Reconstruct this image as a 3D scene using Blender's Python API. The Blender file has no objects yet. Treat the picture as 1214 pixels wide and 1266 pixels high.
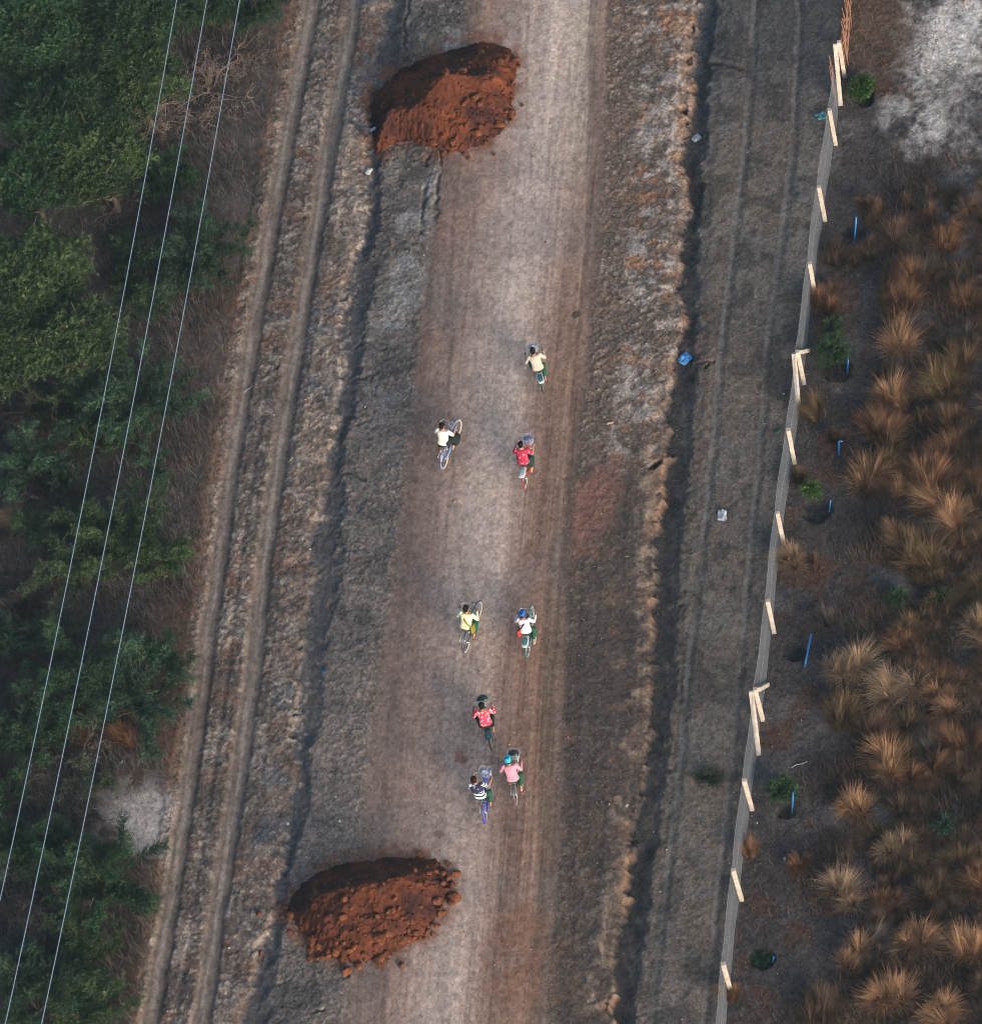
import bpy, math, random
import numpy as np
from mathutils import Vector, Matrix

SC = bpy.context.scene
COL = SC.collection
rng = np.random.default_rng(7)
random.seed(7)

# ------------------------------------------------------------------ camera model
FPX, CX, CY, DIST = 6500.0, 607.0, 633.0, 155.0      # focal length and centre in pixels of the 1214x1266 photograph
TH, AZ, RO = math.radians(35), math.radians(18.3), math.radians(16)
F = np.array([-math.sin(AZ)*math.sin(TH), math.cos(AZ)*math.sin(TH), -math.cos(TH)])
UP0 = np.array([0, 0, 1.0]) - F[2]*F
UP0 /= np.linalg.norm(UP0)
RT0 = np.cross(F, UP0)
U = math.cos(RO)*UP0 + math.sin(RO)*RT0
R = math.cos(RO)*RT0 - math.sin(RO)*UP0
CAM = -F*DIST


def px(x, y, z=0.0):
    """ground point (at height z) seen at a pixel of the photograph"""
    d = F + (x-CX)/FPX*R - (y-CY)/FPX*U
    t = (z-CAM[2])/d[2]
    return CAM + d*t


def proj(X, Y, Z=0.0):
    X, Y = np.asarray(X, float), np.asarray(Y, float)
    dx, dy, dz = X-CAM[0], Y-CAM[1], Z-CAM[2]
    w = dx*F[0]+dy*F[1]+dz*F[2]
    w = np.maximum(w, 20.0)
    u = CX + FPX*(dx*R[0]+dy*R[1]+dz*R[2])/w
    v = CY - FPX*(dx*U[0]+dy*U[1]+dz*U[2])/w
    return u, v


def setup_camera():
    cam = bpy.data.cameras.new("camera")
    ob = bpy.data.objects.new("camera", cam)
    COL.objects.link(ob)
    m = Matrix(((R[0], U[0], -F[0], CAM[0]), (R[1], U[1], -F[1], CAM[1]), (R[2], U[2], -F[2], CAM[2]), (0, 0, 0, 1)))
    ob.matrix_world = m
    cam.sensor_fit = 'HORIZONTAL'
    cam.sensor_width = 36.0
    cam.lens = FPX/1214.0*36.0
    cam.clip_start = 1.0
    cam.clip_end = 3000.0
    SC.camera = ob


# ------------------------------------------------------------------ noise
def _hash(ix, iy, seed):
    h = (ix.astype(np.int64)*374761393 + iy.astype(np.int64)*668265263 + seed*144269504) & 0xffffffff
    h = ((h ^ (h >> 13))*1274126177) & 0xffffffff
    h = ((h ^ (h >> 15))*2246822519) & 0xffffffff
    return ((h ^ (h >> 16)) & 0xffffff)/float(0xffffff)


def vn(x, y, seed=0):
    ix, iy = np.floor(x), np.floor(y)
    fx, fy = x-ix, y-iy
    fx = fx*fx*fx*(fx*(fx*6-15)+10)
    fy = fy*fy*fy*(fy*(fy*6-15)+10)
    a, b = _hash(ix, iy, seed), _hash(ix+1, iy, seed)
    c, d = _hash(ix, iy+1, seed), _hash(ix+1, iy+1, seed)
    return (a+(b-a)*fx)+((c+(d-c)*fx)-(a+(b-a)*fx))*fy


def fbm(x, y, s, o=4, seed=0, gain=.5):
    t, a, n = 0.0, 1.0, 0.0
    x, y = x/s, y/s
    for k in range(o):
        t = t + a*vn(x, y, seed+17*k)
        n += a
        a *= gain
        x, y = x*2.03+3.7+y*.31, y*2.03-1.9-x*.155
    return t/n


def sst(a, b, x):
    t = np.clip((x-a)/(b-a), 0, 1)
    return t*t*(3-2*t)


def band(d, hw, soft):
    return 1-sst(hw, hw+soft, np.abs(d))


# ------------------------------------------------------------------ lines of the site, as (image row, image column)
LN = dict(
    rutA=[(0, 385), (200, 350), (422, 311), (633, 277), (844, 250), (1055, 221), (1266, 185)],
    rutB=[(0, 438), (200, 403), (422, 367), (633, 335), (844, 311), (1055, 281), (1266, 247)],
    berm=[(0, 462), (120, 440), (220, 425), (422, 404), (633, 378), (844, 354), (1055, 333), (1150, 318), (1266, 292)],
    ldit=[(0, 490), (120, 470), (220, 461), (422, 436), (530, 421), (633, 410), (844, 384), (1000, 368), (1055, 358), (1150, 338), (1266, 312)],
    rdL=[(0, 585), (200, 546), (422, 519), (633, 497), (844, 468), (1055, 448), (1266, 428)],
    rdC=[(0, 690), (200, 665), (422, 628), (633, 602), (844, 575), (1055, 572), (1200, 555), (1266, 545)],
    rdR=[(0, 750), (200, 744), (422, 728), (633, 704), (844, 694), (1055, 690), (1266, 672)],
    verge=[(0, 830), (200, 820), (422, 815), (600, 810), (800, 800), (900, 790), (1000, 773), (1130, 762), (1266, 742)],
    rdit=[(0, 874), (90, 866), (170, 861), (300, 851), (422, 846), (530, 838), (633, 829), (844, 817), (1000, 799), (1100, 789), (1266, 764)],
    wh1=[(0, 931), (100, 925), (200, 918), (300, 904), (422, 889), (633, 871), (844, 848), (1055, 826), (1266, 800)],
    wh2=[(0, 986), (200, 976), (300, 962), (422, 947), (633, 931), (844, 911), (1055, 890), (1266, 868)],
    fen=[(0, 1044), (130, 1033), (272, 1020), (422, 1001), (670, 968), (888, 943), (1000, 930), (1112, 917), (1266, 897)],
)


def L(name, v):
    p = LN[name]
    ys = np.array([a for a, b in p], float)
    xs = np.array([b for a, b in p], float)
    r = np.interp(v, ys, xs)
    s0, s1 = (xs[1]-xs[0])/(ys[1]-ys[0]), (xs[-1]-xs[-2])/(ys[-1]-ys[-2])
    s0, s1 = np.clip(s0, -.2, -.05), np.clip(s1, -.2, -.05)
    return r + np.where(v < ys[0], (v-ys[0])*s0, 0) + np.where(v > ys[-1], (v-ys[-1])*s1, 0)


TRAILS = [([(702, -60), (668, 200), (640, 420), (622, 640), (606, 860), (590, 1060), (560, 1330)], .16, 4), ([(745, -60), (716, 200), (690, 420), (668, 640), (650, 860), (636, 1060), (610, 1330)], -.13, 5),
          ([(640, 190), (628, 330), (575, 520), (548, 700), (540, 900), (548, 1040)], -.10, 4), ([(672, 190), (655, 330), (606, 520), (580, 700), (576, 900), (590, 1060), (570, 1300)], -.10, 4),
          ([(655, -60), (652, 120), (662, 330), (668, 480), (650, 620), (640, 800), (628, 1000), (600, 1330)], -.16, 1.3), ([(560, 300), (556, 500), (562, 620), (578, 760), (600, 900), (606, 1000), (640, 1330)], -.16, 1.3),
          ([(735, -60), (728, 300), (708, 520), (696, 700), (682, 960), (650, 1330)], -.26, 2.2), ([(727, -60), (719, 300), (700, 520), (687, 700), (672, 960), (640, 1330)], .15, 2.0),
          ([(742, -60), (738, 300), (716, 500), (704, 640), (702, 760)], -.25, 3), ([(580, -60), (560, 120), (535, 330), (514, 560), (496, 760), (474, 1000)], -.16, 2.5)]
CRACKS = [[(880, 80), (905, 84), (926, 89)], [(861, 449), (881, 452)], [(440, 428), (458, 426), (476, 431)], [(432, 470), (452, 464), (464, 461)], [(430, 514), (462, 515)],
          [(318, 1252), (345, 1240), (372, 1222), (400, 1212), (432, 1205)], [(345, 1240), (362, 1256), (400, 1250)], [(330, 1190), (352, 1184), (378, 1186)], [(415, 596), (436, 588), (450, 592)],
          [(404, 690), (424, 682)], [(392, 792), (416, 786)], [(452, 168), (432, 150)], [(500, 60), (503, 20), (506, -20)], [(546, 190), (543, 230), (536, 268)], [(528, 186), (526, 240), (521, 290)]]
PITS = [(1069, 122, 13), (1054, 292, 15), (1036, 456, 18), (1010, 631, 18), (982, 806, 13), (973, 1004, 11), (942, 1187, 15)]
HOLES = [(810, 574, 8), (874, 452, 5)]


def terrain(X, Y, want_col=False):
    X, Y = np.asarray(X, float), np.asarray(Y, float)
    u, v = proj(X, Y)
    n2 = fbm(X, Y, 2.2, 3, 11)-.5
    n05 = fbm(X, Y, .5, 3, 23)-.5
    uj = u + 16*n2 + 9*n05            # ragged edges
    us = u + 6*n2 + 3*n05
    fine = fbm(X, Y, .16, 3, 31)-.5
    clod = fbm(X, Y, .55, 5, 41, .68)-.5
    clod2 = np.abs(fbm(X, Y, .21, 3, 47)*2-1)*sst(.42, .62, fbm(X, Y, .9, 3, 49))
    crumb = sst(.60, .74, fbm(X, Y, .12, 2, 51))
    grain = vn(X*19, Y*16, 52)
    big = fbm(X, Y, 5.0, 3, 53)
    mid = fbm(X, Y, 1.3, 3, 59)
    stn = fbm(X*1.0, Y, .085, 2, 61)

    eA, eB = us-L('rutA', v), us-L('rutB', v)
    kw = 1+.00025*(v-633)
    wj = 1+.5*(mid-.5)+.5*(big-.5)
    rA, rB = band(eA, 6.5*kw*wj, 8), band(eB, 6.5*kw*wj, 8)
    rag = 15*(fbm(X, Y, .33, 4, 57, .6)-.5)
    ed = uj+rag-L('ldit', v)
    wd = 2+8*sst(.35, .7, fbm(X*.3, Y, 1.7, 2, 67))+8*n05
    ldit = band(ed, wd, 11)
    berm = band(uj-L('berm', v), 11, 16)*(1-ldit)
    rl, rr = L('rdL', v), L('rdR', v)
    er = u + 7*n2 + 4*n05
    road = sst(-10, 14, er-rl)*(1-sst(-12, 10, er-rr))
    ew = uj+rag-L('rdit', v)
    wr = 6+4*sst(300, 500, v)+10*n05+8*n2
    rdit = band(ew, wr, 8)
    rditw = band(ew, wr+8, 16)
    left = 1-sst(-26, -4, uj-L('rutA', v))
    strip = sst(-30, -12, uj-L('rutA', v))*(1-sst(-8, 6, ed))
    should = sst(0, 14, ed)*(1-road)*(1-sst(-20, 20, er-rr))
    verge = sst(-4, 10, er-rr)*(1-sst(-6, 4, ew))*(1-road)
    track = sst(0, 10, ew)*(1-sst(-10, 2, us-L('fen', v)))
    right = sst(-8, 4, us-L('fen', v))
    w1, w2 = us-L('wh1', v), us-L('wh2', v)
    wl = np.maximum(band(w1, 1.2, 3.2), band(w2, 1.2, 3.2))

    # ---------- heights
    z = .08*(big-.5) + .06*(mid-.5)*(1-.8*road)
    rough = np.clip(.35*left + .85*strip*(1-.9*np.maximum(rA, rB)) + .8*should + .95*verge*(.45+.55*sst(620, 500, v)) + .55*track*(1-.7*wl) + .6*right, 0, 1)*(1-.45*ldit)*(1-.6*road)
    z = z + rough*(.050*clod+.020*clod2+.042*fine+.016*crumb+.012*(grain-.5))
    z = z + .003*fine*(1-rough)
    z = z - .042*rA - .042*rB + .03*(band(eA-19, 4, 7)+band(eB-19, 4, 7)) + .03*(band(eA+20, 4, 7)+band(eB+20, 4, 8))
    z = z + berm*(.01+.05*mid) - .10*ldit*(.3+1.4*mid) + .04*should
    rx = (u-(rl+rr)/2)/42.0
    streak = vn(rx*7, Y*.16, 71)*.6+vn(rx*17, Y*.25, 73)*.4
    z = z + road*(.10-.012*rx*rx + .012*(streak-.5))
    ridge = band(uj-L('verge', v), 12, 16)*(1-rdit)
    z = z + ridge*verge*(.0+.05*mid)
    z = z - .24*rdit*(.45+1.1*mid) - .05*rditw
    z = z - .03*np.maximum(band(w1, 4, 7), band(w2, 4, 7))*track
    # erosion gullies running across the left shoulder into the ditch
    crk = np.zeros_like(u)
    ju, jv = u+10*n2+12*n05, v+10*(mid-.5)+14*n05
    for ln in CRACKS:
        for (a, b), (c, e) in zip(ln[:-1], ln[1:]):
            ex, ey = c-a, e-b
            t = np.clip(((ju-a)*ex+(jv-b)*ey)/(ex*ex+ey*ey), 0, 1)
            q = np.hypot(ju-a-t*ex, jv-b-t*ey)
            crk = np.maximum(crk, 1-sst(.6, 3.6, q))
    vein = 1-sst(.0, .035, np.abs(fbm(X, Y, .9, 4, 79, .6)-.5))
    vein = vein*np.clip(should*(1-sst(30, 60, ed))+.5*ldit+.35*strip*(1-np.maximum(rA, rB)), 0, 1)*sst(.42, .6, fbm(X, Y, 1.6, 3, 83))
    crk = np.maximum(crk*sst(.3, .55, mid+.2*n05), .5*vein)
    z = z - .06*crk
    for (a, b, r) in PITS:
        d = np.hypot(u-a, (v-b)/.82)
        z = z - .13*(1-sst(r*.65, r*1.15, d+9*n05))
    for (a, b, r) in HOLES:
        d = np.hypot(u-a, (v-b+.6*(u-a))/.6)
        z = z - .6*(1-sst(r*.6, r, d+6*n05))
    if not want_col:
        return z

    # ---------- albedo of the soils
    def C(*c):
        return np.array(c, float)

    def mix(col, c, m):
        m = np.clip(m, 0, 1)[..., None]
        return col*(1-m) + c*m

    col = np.zeros(X.shape+(3,)) + C(.072, .056, .049)
    # left brush ground
    col = mix(col, C(.066, .056, .052), left)
    near = left*sst(-115, -30, uj-L('rutA', v))
    col = mix(col, C(.098, .058, .042), near*sst(.42, .62, fbm(X, Y, 2.4, 4, 91))*sst(180, 480, v)*.85)
    col = mix(col, C(.10, .086, .080), near*sst(.36, .6, fbm(X, Y, 1.6, 4, 93))*sst(620, 250, v))
    col = mix(col, C(.26, .145, .088), band(us+8*n05-L('rutA', v)+19, 5, 12)*sst(.30, .55, mid)*.85)
    # strip with the ruts
    col = mix(col, C(.095, .077, .068), strip)
    pale = sst(.47, .70, fbm(X, Y, .34, 4, 97, .65)+.45*(mid-.5))
    col = mix(col, C(.25, .215, .19), strip*pale*.65)
    col = mix(col, C(.17, .085, .05), strip*sst(.55, .75, fbm(X, Y, .8, 4, 99, .65))*.45)
    col = mix(col, C(.172, .134, .110), np.maximum(rA, rB)*.9)
    col = mix(col, C(.29, .24, .205), np.maximum(band(eA+1, 1.5, 4), band(eB+1, 1.5, 4))*sst(.15, .6, vn(X*9, Y*.7, 101))*.8)
    col = mix(col, C(.22, .165, .13), berm*sst(.42, .66, fbm(X, Y, .5, 5, 103, .68))*.65)
    col = mix(col, C(.10, .108, .122), berm*sst(.55, .7, fbm(X, Y, .9, 3, 105))*.6)
    # left ditch
    col = mix(col, C(.078, .079, .084), sst(0, 1, ldit)*.75)
    # left shoulder
    s2 = fbm(X, Y, .9, 4, 107)
    col = mix(col, C(.122, .105, .096), should)
    col = mix(col, C(.058, .055, .055), should*sst(.54, .66, s2)*.7)
    col = mix(col, C(.21, .205, .20), should*sst(.47, .30, s2)*sst(640, 380, v)*sst(10, 40, ed)*.8)
    col = mix(col, C(.19, .155, .135), should*sst(500, 900, v)*sst(.35, .55, mid)*.6)
    # road
    rc = u-L('rdC', v)
    edge = C(.268, .174, .138)
    rcol = np.zeros_like(col)+edge
    rcol = mix(rcol, C(.52, .418, .358), np.exp(-(rc/(52+30*n2))**2)*(.82-.35*sst(650, 900, v)+.2*sst(1050, 1200, v)))
    rcol = mix(rcol, C(.215, .130, .096), sst(15, 75, rc+18*n2)*(1-sst(-30, 10, er-rr))*(.45+.35*sst(150, 420, v)))
    rcol = mix(rcol, C(.170, .130, .112), band(er-rl-16, 14, 30)*sst(.35, .6, mid)*.6)
    rcol = mix(rcol, C(.40, .34, .28), band(u-rr+28, 7, 14)*sst(300, 120, v)*.7)
    rcol = mix(rcol, C(.145, .105, .078), band(u-rr+14, 5, 12)*(.25+.5*sst(500, 700, v)))
    rcol = rcol*(1+(.12+.40*sst(0, 60, rc))*(streak-.5)+.16*(mid-.5)+(.08+.30*sst(0, 60, rc))*(vn(rx*31, Y*.5, 109)-.5))[..., None]
    rcol = mix(rcol, C(.175, .162, .155), sst(.54, .74, fbm(X, Y, 2.6, 3, 111))*.30)
    trail = np.zeros_like(u)
    for ln, amp, hw in TRAILS:
        ys = [b for a, b in ln]
        xs = [a for a, b in ln]
        trail = trail + amp*band(u+5*n2-np.interp(v, ys, xs), hw, hw*1.6)*sst(.25, .6, fbm(X, Y*.35, 1.1, 3, 161))
    rcol = rcol*(1+trail)[..., None]
    rcol = rcol*(1+.10*(stn-.5)+.10*(grain-.5))[..., None]
    col = mix(col, rcol, road)
    # right verge
    up = sst(610, 520, v+60*n2)
    col = mix(col, C(.082, .064, .055), verge)
    col = mix(col, C(.155, .115, .092), verge*up*.7)
    inner = sst(30, 55, uj-rr)
    col = mix(col, C(.36, .31, .275), verge*up*inner*sst(.44, .66, fbm(X, Y, .42, 4, 113, .66)+.4*(mid-.5))*.85)
    col = mix(col, C(.27, .135, .075), verge*sst(.53, .70, fbm(X, Y, .6, 4, 117, .66))*(.6*up*inner+.2))
    col = mix(col, C(.30, .225, .165), ridge*verge*(1-up)*sst(.46, .68, fbm(X, Y, .5, 4, 119, .66)+.3*(mid-.5))*.7)
    vst = vn((u-rr)/42*6, Y*.2, 121)
    col = mix(col, C(.055, .046, .041), verge*(1-up)*sst(.5, .7, vst)*.6)
    col = mix(col, C(.36, .29, .235), crumb*np.clip(strip*(1-np.maximum(rA, rB))*.55+verge*.5*(.35+.65*up)+should*.30+track*.12, 0, 1)*sst(.3, .6, mid))
    d = np.hypot((u-733+.25*(v-630))/34, (v-632)/62)+.5*n2+.3*n05
    col = mix(col, C(.215, .108, .085), verge*(1-sst(.45, 1.2, d+.6*(fbm(X, Y, .35, 4, 221, .65)-.5)))*.85)
    d = np.hypot((u-640)/50, (v-1190)/75)+.7*n2
    col = mix(col, C(.20, .10, .072), (1-sst(.6, 1.1, d))*.6*sst(.4, .6, fbm(X, Y, .5, 3, 123)))
    # right ditch and its rims
    col = mix(col, C(.060, .053, .050), rdit)
    col = mix(col, C(.115, .11, .11), rdit*sst(200, 60, v)*.8)
    col = mix(col, C(.20, .125, .085), band(ew+wr+8, 3, 7)*sst(.42, .6, mid)*.7)  # left rim tinted orange: sunlight on the bank put into the colour
    # track by the fence
    tr = np.zeros_like(col)+C(.150, .120, .098)
    tr = mix(tr, C(.165, .143, .125), sst(.40, .62, fbm(X, Y, 1.8, 5, 127, .6))*.7)
    tr = mix(tr, C(.078, .078, .080), sst(250, 60, v)*.7)
    tr = mix(tr, C(.052, .045, .042), sst(.56, .7, fbm(X, Y, .7, 3, 129))*.6)
    tr = mix(tr, C(.07, .062, .058), np.maximum(band(w1, 7, 7), band(w2, 7, 7))*.35)
    tr = mix(tr, C(.19, .168, .152), wl*.8*sst(.1, .5, vn(X*3, Y*.6, 131)))
    tr = mix(tr, C(.15, .105, .078), band(uj-L('wh1', v)+22, 7, 12)*.5*sst(250, 400, v))
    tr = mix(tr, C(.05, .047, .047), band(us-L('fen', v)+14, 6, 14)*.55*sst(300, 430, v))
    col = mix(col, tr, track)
    # right of the fence
    rt = np.zeros_like(col)+C(.062, .053, .051)
    rt = mix(rt, C(.115, .104, .102), sst(.52, .70, fbm(X, Y, 1.5, 4, 133))*.7)
    rt = mix(rt, C(.085, .045, .03), sst(.55, .72, fbm(X, Y, 1.1, 4, 137))*.7)
    rt = mix(rt, C(.036, .032, .035), sst(.48, .64, fbm(X, Y, 2.2, 3, 139))*.7*sst(1050, 1110, u))
    rt = mix(rt, C(.13, .085, .058), band(u-1075, 40, 25)*sst(110, 40, v+30*n2)*.8)
    for (a, b, ru, rv, k) in ((1178, 50, 75, 70, 1.0), (1150, 165, 66, 46, .95), (1205, 180, 40, 40, .85)):
        d = np.hypot((u-a)/ru, (v-b)/rv)+1.0*n2+.5*n05
        rt = mix(rt, C(.56, .515, .475), (1-sst(.25, 1.35, d))*k*sst(.30, .72, fbm(X, Y, .6, 5, 141, .7)+.25*(1-d)))
    col = mix(col, rt, right)
    d = np.hypot((u-172)/58, (v-1015)/50)+.9*n2+.5*n05
    col = mix(col, C(.36, .325, .305), left*(1-sst(.35, 1.3, d))*sst(.38, .6, fbm(X, Y, .6, 4, 143)+.2*(1-d)))
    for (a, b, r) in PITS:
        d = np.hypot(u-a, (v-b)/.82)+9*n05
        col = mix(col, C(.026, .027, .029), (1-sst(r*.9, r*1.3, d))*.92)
    # red earth trodden out round the two mounds, oil spot and small stains
    for poly in (PILE1, PILE2):
        dd = poly_dist(u+9*n2+10*n05, v+9*n05, poly)
        col = mix(col, C(.21, .085, .045), sst(-24, -1, dd)*.7*sst(.38, .60, fbm(X, Y, .45, 4, 151, .65)))
    for (a, b, r, c) in ((712, 389, 6.5, C(.05, .04, .036)), (567, 940, 8, C(.20, .10, .075)), (543, 1034, 5, C(.17, .10, .075))):
        d = np.hypot(u-a, (v-b)*1.1)/r+(.5 if r < 7 and b < 500 else 2.2)*n05+.8*fine
        col = mix(col, c, (1-sst(.75, 1.05, d))*.85)
    col = mix(col, C(.045, .041, .041), crk*.42)
    col = col*(1+.55*fine+.45*(stn-.5)+.40*(grain-.5)*(1-.5*road))[..., None]
    return z, np.clip(col, .008, .8), np.clip(rough+.12*road, 0, 1)


def poly_dist(u, v, poly):
    """signed distance (positive inside) to a polygon"""
    u, v = np.asarray(u, float), np.asarray(v, float)
    best = np.full(u.shape, 1e9)
    ins = np.zeros(u.shape, bool)
    n = len(poly)
    for i in range(n):
        (x0, y0), (x1, y1) = poly[i], poly[(i+1) % n]
        ex, ey = x1-x0, y1-y0
        t = np.clip(((u-x0)*ex+(v-y0)*ey)/(ex*ex+ey*ey), 0, 1)
        best = np.minimum(best, np.hypot(u-x0-t*ex, v-y0-t*ey))
        c = (y0 > v) != (y1 > v)
        if y1 != y0:
            ins ^= c & (u < (x1-x0)*(v-y0)/(y1-y0)+x0)
    return np.where(ins, best, -best)


PILE1 = [(457, 128), (463, 108), (480, 96), (500, 84), (530, 70), (560, 60), (585, 52), (612, 54), (632, 62), (640, 78), (637, 105), (634, 135), (622, 160), (602, 178), (568, 187), (540, 184), (515, 178), (497, 174), (478, 184), (462, 191), (459, 168)]
PILE2 = [(352, 1127), (364, 1104), (386, 1084), (408, 1073), (440, 1066), (480, 1062), (515, 1059), (540, 1064), (553, 1080), (557, 1105), (548, 1132), (524, 1158), (496, 1174), (470, 1186), (438, 1192), (408, 1184), (384, 1172), (370, 1152)]


def gz(x, y):
    return float(terrain(np.array([x]), np.array([y]))[0])


def gp(x, y, dz=0.0):
    """point on the terrain surface seen at a pixel"""
    p = px(x, y, 0)
    for _ in range(3):
        p = px(x, y, gz(p[0], p[1]))
    return Vector((p[0], p[1], gz(p[0], p[1])+dz))


# ------------------------------------------------------------------ mesh helpers
def np_mesh(name, V, Q=None, T=None, tint=None, smooth=False):
    me = bpy.data.meshes.new(name)
    V = np.asarray(V, np.float32)
    nq = 0 if Q is None else len(Q)
    nt = 0 if T is None else len(T)
    me.vertices.add(len(V))
    me.vertices.foreach_set("co", V.ravel())
    idx = []
    if nq:
        idx.append(np.asarray(Q, np.int32).ravel())
    if nt:
        idx.append(np.asarray(T, np.int32).ravel())
    idx = np.concatenate(idx)
    me.loops.add(len(idx))
    me.loops.foreach_set("vertex_index", idx)
    me.polygons.add(nq+nt)
    st = np.concatenate([np.arange(nq)*4, nq*4+np.arange(nt)*3]).astype(np.int32)
    me.polygons.foreach_set("loop_start", st)
    if smooth:
        me.polygons.foreach_set("use_smooth", np.ones(nq+nt, bool))
    if tint is not None:
        at = me.attributes.new("tint", 'FLOAT', 'POINT')
        at.data.foreach_set("value", np.asarray(tint, np.float32))
    me.update(calc_edges=True)
    me.validate()
    return me


class MB:
    """collects shapes into one mesh"""
    def __init__(s):
        s.v, s.f = [], []

    def add(s, vs, fs):
        o = len(s.v)
        s.v += [tuple(p) for p in vs]
        s.f += [tuple(i+o for i in f) for f in fs]

    def tube(s, pts, rad, n=8, cap=True, ell=None):
        pts = [Vector(p) for p in pts]
        if not hasattr(rad, '__len__'):
            rad = [rad]*len(pts)
        vs, fs = [], []
        prev = None
        for i, p in enumerate(pts):
            t = (pts[min(i+1, len(pts)-1)]-pts[max(i-1, 0)])
            t = t.normalized() if t.length > 1e-9 else Vector((0, 0, 1))
            if prev is None:
                a = t.cross(Vector((0, 0, 1)))
                if a.length < .1:
                    a = t.cross(Vector((1, 0, 0)))
            else:
                a = prev-t*prev.dot(t)
            a.normalize()
            b = t.cross(a)
            prev = a
            for k in range(n):
                an = 2*math.pi*k/n
                vs.append(p+(a*math.cos(an)+b*math.sin(an))*rad[i])
        m = len(pts)
        for i in range(m-1):
            for k in range(n):
                fs.append((i*n+k, i*n+(k+1) % n, (i+1)*n+(k+1) % n, (i+1)*n+k))
        if cap:
            fs.append(tuple(range(n-1, -1, -1)))
            fs.append(tuple((m-1)*n+k for k in range(n)))
        s.add(vs, fs)

    def ring(s, c, r, rad, ax=(1, 0, 0), n=36, m=6, a0=0, a1=2*math.pi):
        """torus (or arc of one) round axis ax"""
        ax = Vector(ax).normalized()
        e = Vector((0, 1, 0)) if abs(ax.y) < .9 else Vector((1, 0, 0))
        e = (e-ax*e.dot(ax)).normalized()
        g = ax.cross(e)
        c = Vector(c)
        full = abs(a1-a0) > 6.28
        k = n if full else n+1
        vs, fs = [], []
        for i in range(k):
            t = a0+(a1-a0)*i/n
            d = e*math.cos(t)+g*math.sin(t)
            for j in range(m):
                q = 2*math.pi*j/m
                vs.append(c+d*(r+rad*math.cos(q))+ax*rad*math.sin(q))
        for i in range(n):
            i2 = (i+1) % k
            for j in range(m):
                fs.append((i*m+j, i2*m+j, i2*m+(j+1) % m, i*m+(j+1) % m))
        s.add(vs, fs)

    def box(s, c, size, rot=None):
        c = Vector(c)
        h = Vector(size)*.5
        vs = []
        for sx in (-1, 1):
            for sy in (-1, 1):
                for sz in (-1, 1):
                    p = Vector((sx*h.x, sy*h.y, sz*h.z))
                    if rot is not None:
                        p = rot @ p
                    vs.append(c+p)
        s.add(vs, [(0, 1, 3, 2), (4, 6, 7, 5), (0, 4, 5, 1), (2, 3, 7, 6), (0, 2, 6, 4), (1, 5, 7, 3)])

    def cap(s, a, ra, b, rb, n=12):
        """tapered capsule"""
        a, b = Vector(a), Vector(b)
        d = b-a
        if d.length < 1e-6:
            d = Vector((0, 0, 1e-4))
        t = d.normalized()
        P, Rr = [], []
        for k in range(4):
            q = math.pi/2*(1-k/4.)
            P.append(a-t*ra*math.sin(q)); Rr.append(max(ra*math.cos(q), 1e-4))
        P.append(a); Rr.append(ra)
        P.append(b); Rr.append(rb)
        for k in range(1, 5):
            q = math.pi/2*(k/4.)
            P.append(b+t*rb*math.sin(q)); Rr.append(max(rb*math.cos(q), 1e-4))
        s.tube(P, Rr, n)

    def ell(s, c, r, rot=None, n=16, m=10):
        c = Vector(c)
        vs, fs = [], []
        for i in range(1, m):
            th = math.pi*i/m
            for k in range(n):
                ph = 2*math.pi*k/n
                p = Vector((r[0]*math.sin(th)*math.cos(ph), r[1]*math.sin(th)*math.sin(ph), r[2]*math.cos(th)))
                vs.append(c+(rot @ p if rot is not None else p))
        tp = Vector((0, 0, r[2])); bt = Vector((0, 0, -r[2]))
        vs.append(c+(rot @ tp if rot is not None else tp))
        vs.append(c+(rot @ bt if rot is not None else bt))
        for i in range(m-2):
            for k in range(n):
                fs.append((i*n+k, (i+1)*n+k, (i+1)*n+(k+1) % n, i*n+(k+1) % n))
        T, B = len(vs)-2, len(vs)-1
        for k in range(n):
            fs.append((T, k, (k+1) % n))
            fs.append((B, (m-2)*n+(k+1) % n, (m-2)*n+k))
        s.add(vs, fs)

    def loft(s, secs, n=20):
        """secs: (centre, rx, ry, side vector, depth vector)"""
        vs, fs = [], []
        for (c, rx, ry, sx, dy) in secs:
            for k in range(n):
                a = 2*math.pi*k/n
                ca, sa = math.cos(a), math.sin(a)
                q = 2.4
                den = (abs(ca)**q+abs(sa)**q)**(1/q)
                vs.append(Vector(c)+Vector(sx)*(rx*ca/den)+Vector(dy)*(ry*sa/den))
        m = len(secs)
        for i in range(m-1):
            for k in range(n):
                fs.append((i*n+k, i*n+(k+1) % n, (i+1)*n+(k+1) % n, (i+1)*n+k))
        fs.append(tuple(range(n-1, -1, -1)))
        fs.append(tuple((m-1)*n+k for k in range(n)))
        s.add(vs, fs)

    def mesh(s, name, smooth=True):
        me = bpy.data.meshes.new(name)
        me.from_pydata(s.v, [], s.f)
        if smooth:
            me.polygons.foreach_set("use_smooth", np.ones(len(me.polygons), bool))
        me.update()
        return me

    def build(s, name, m=None, parent=None, smooth=True, remesh=0, relax=2):
        me = s.mesh(name, smooth)
        if remesh:
            me = remeshed(me, remesh, relax)
        return link(name, me, m, parent)


def link(name, me, m=None, parent=None):
    o = bpy.data.objects.new(name, me)
    COL.objects.link(o)
    if m is not None:
        me.materials.clear()
        me.materials.append(m)
    if parent is not None:
        o.parent = parent
    return o


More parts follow.
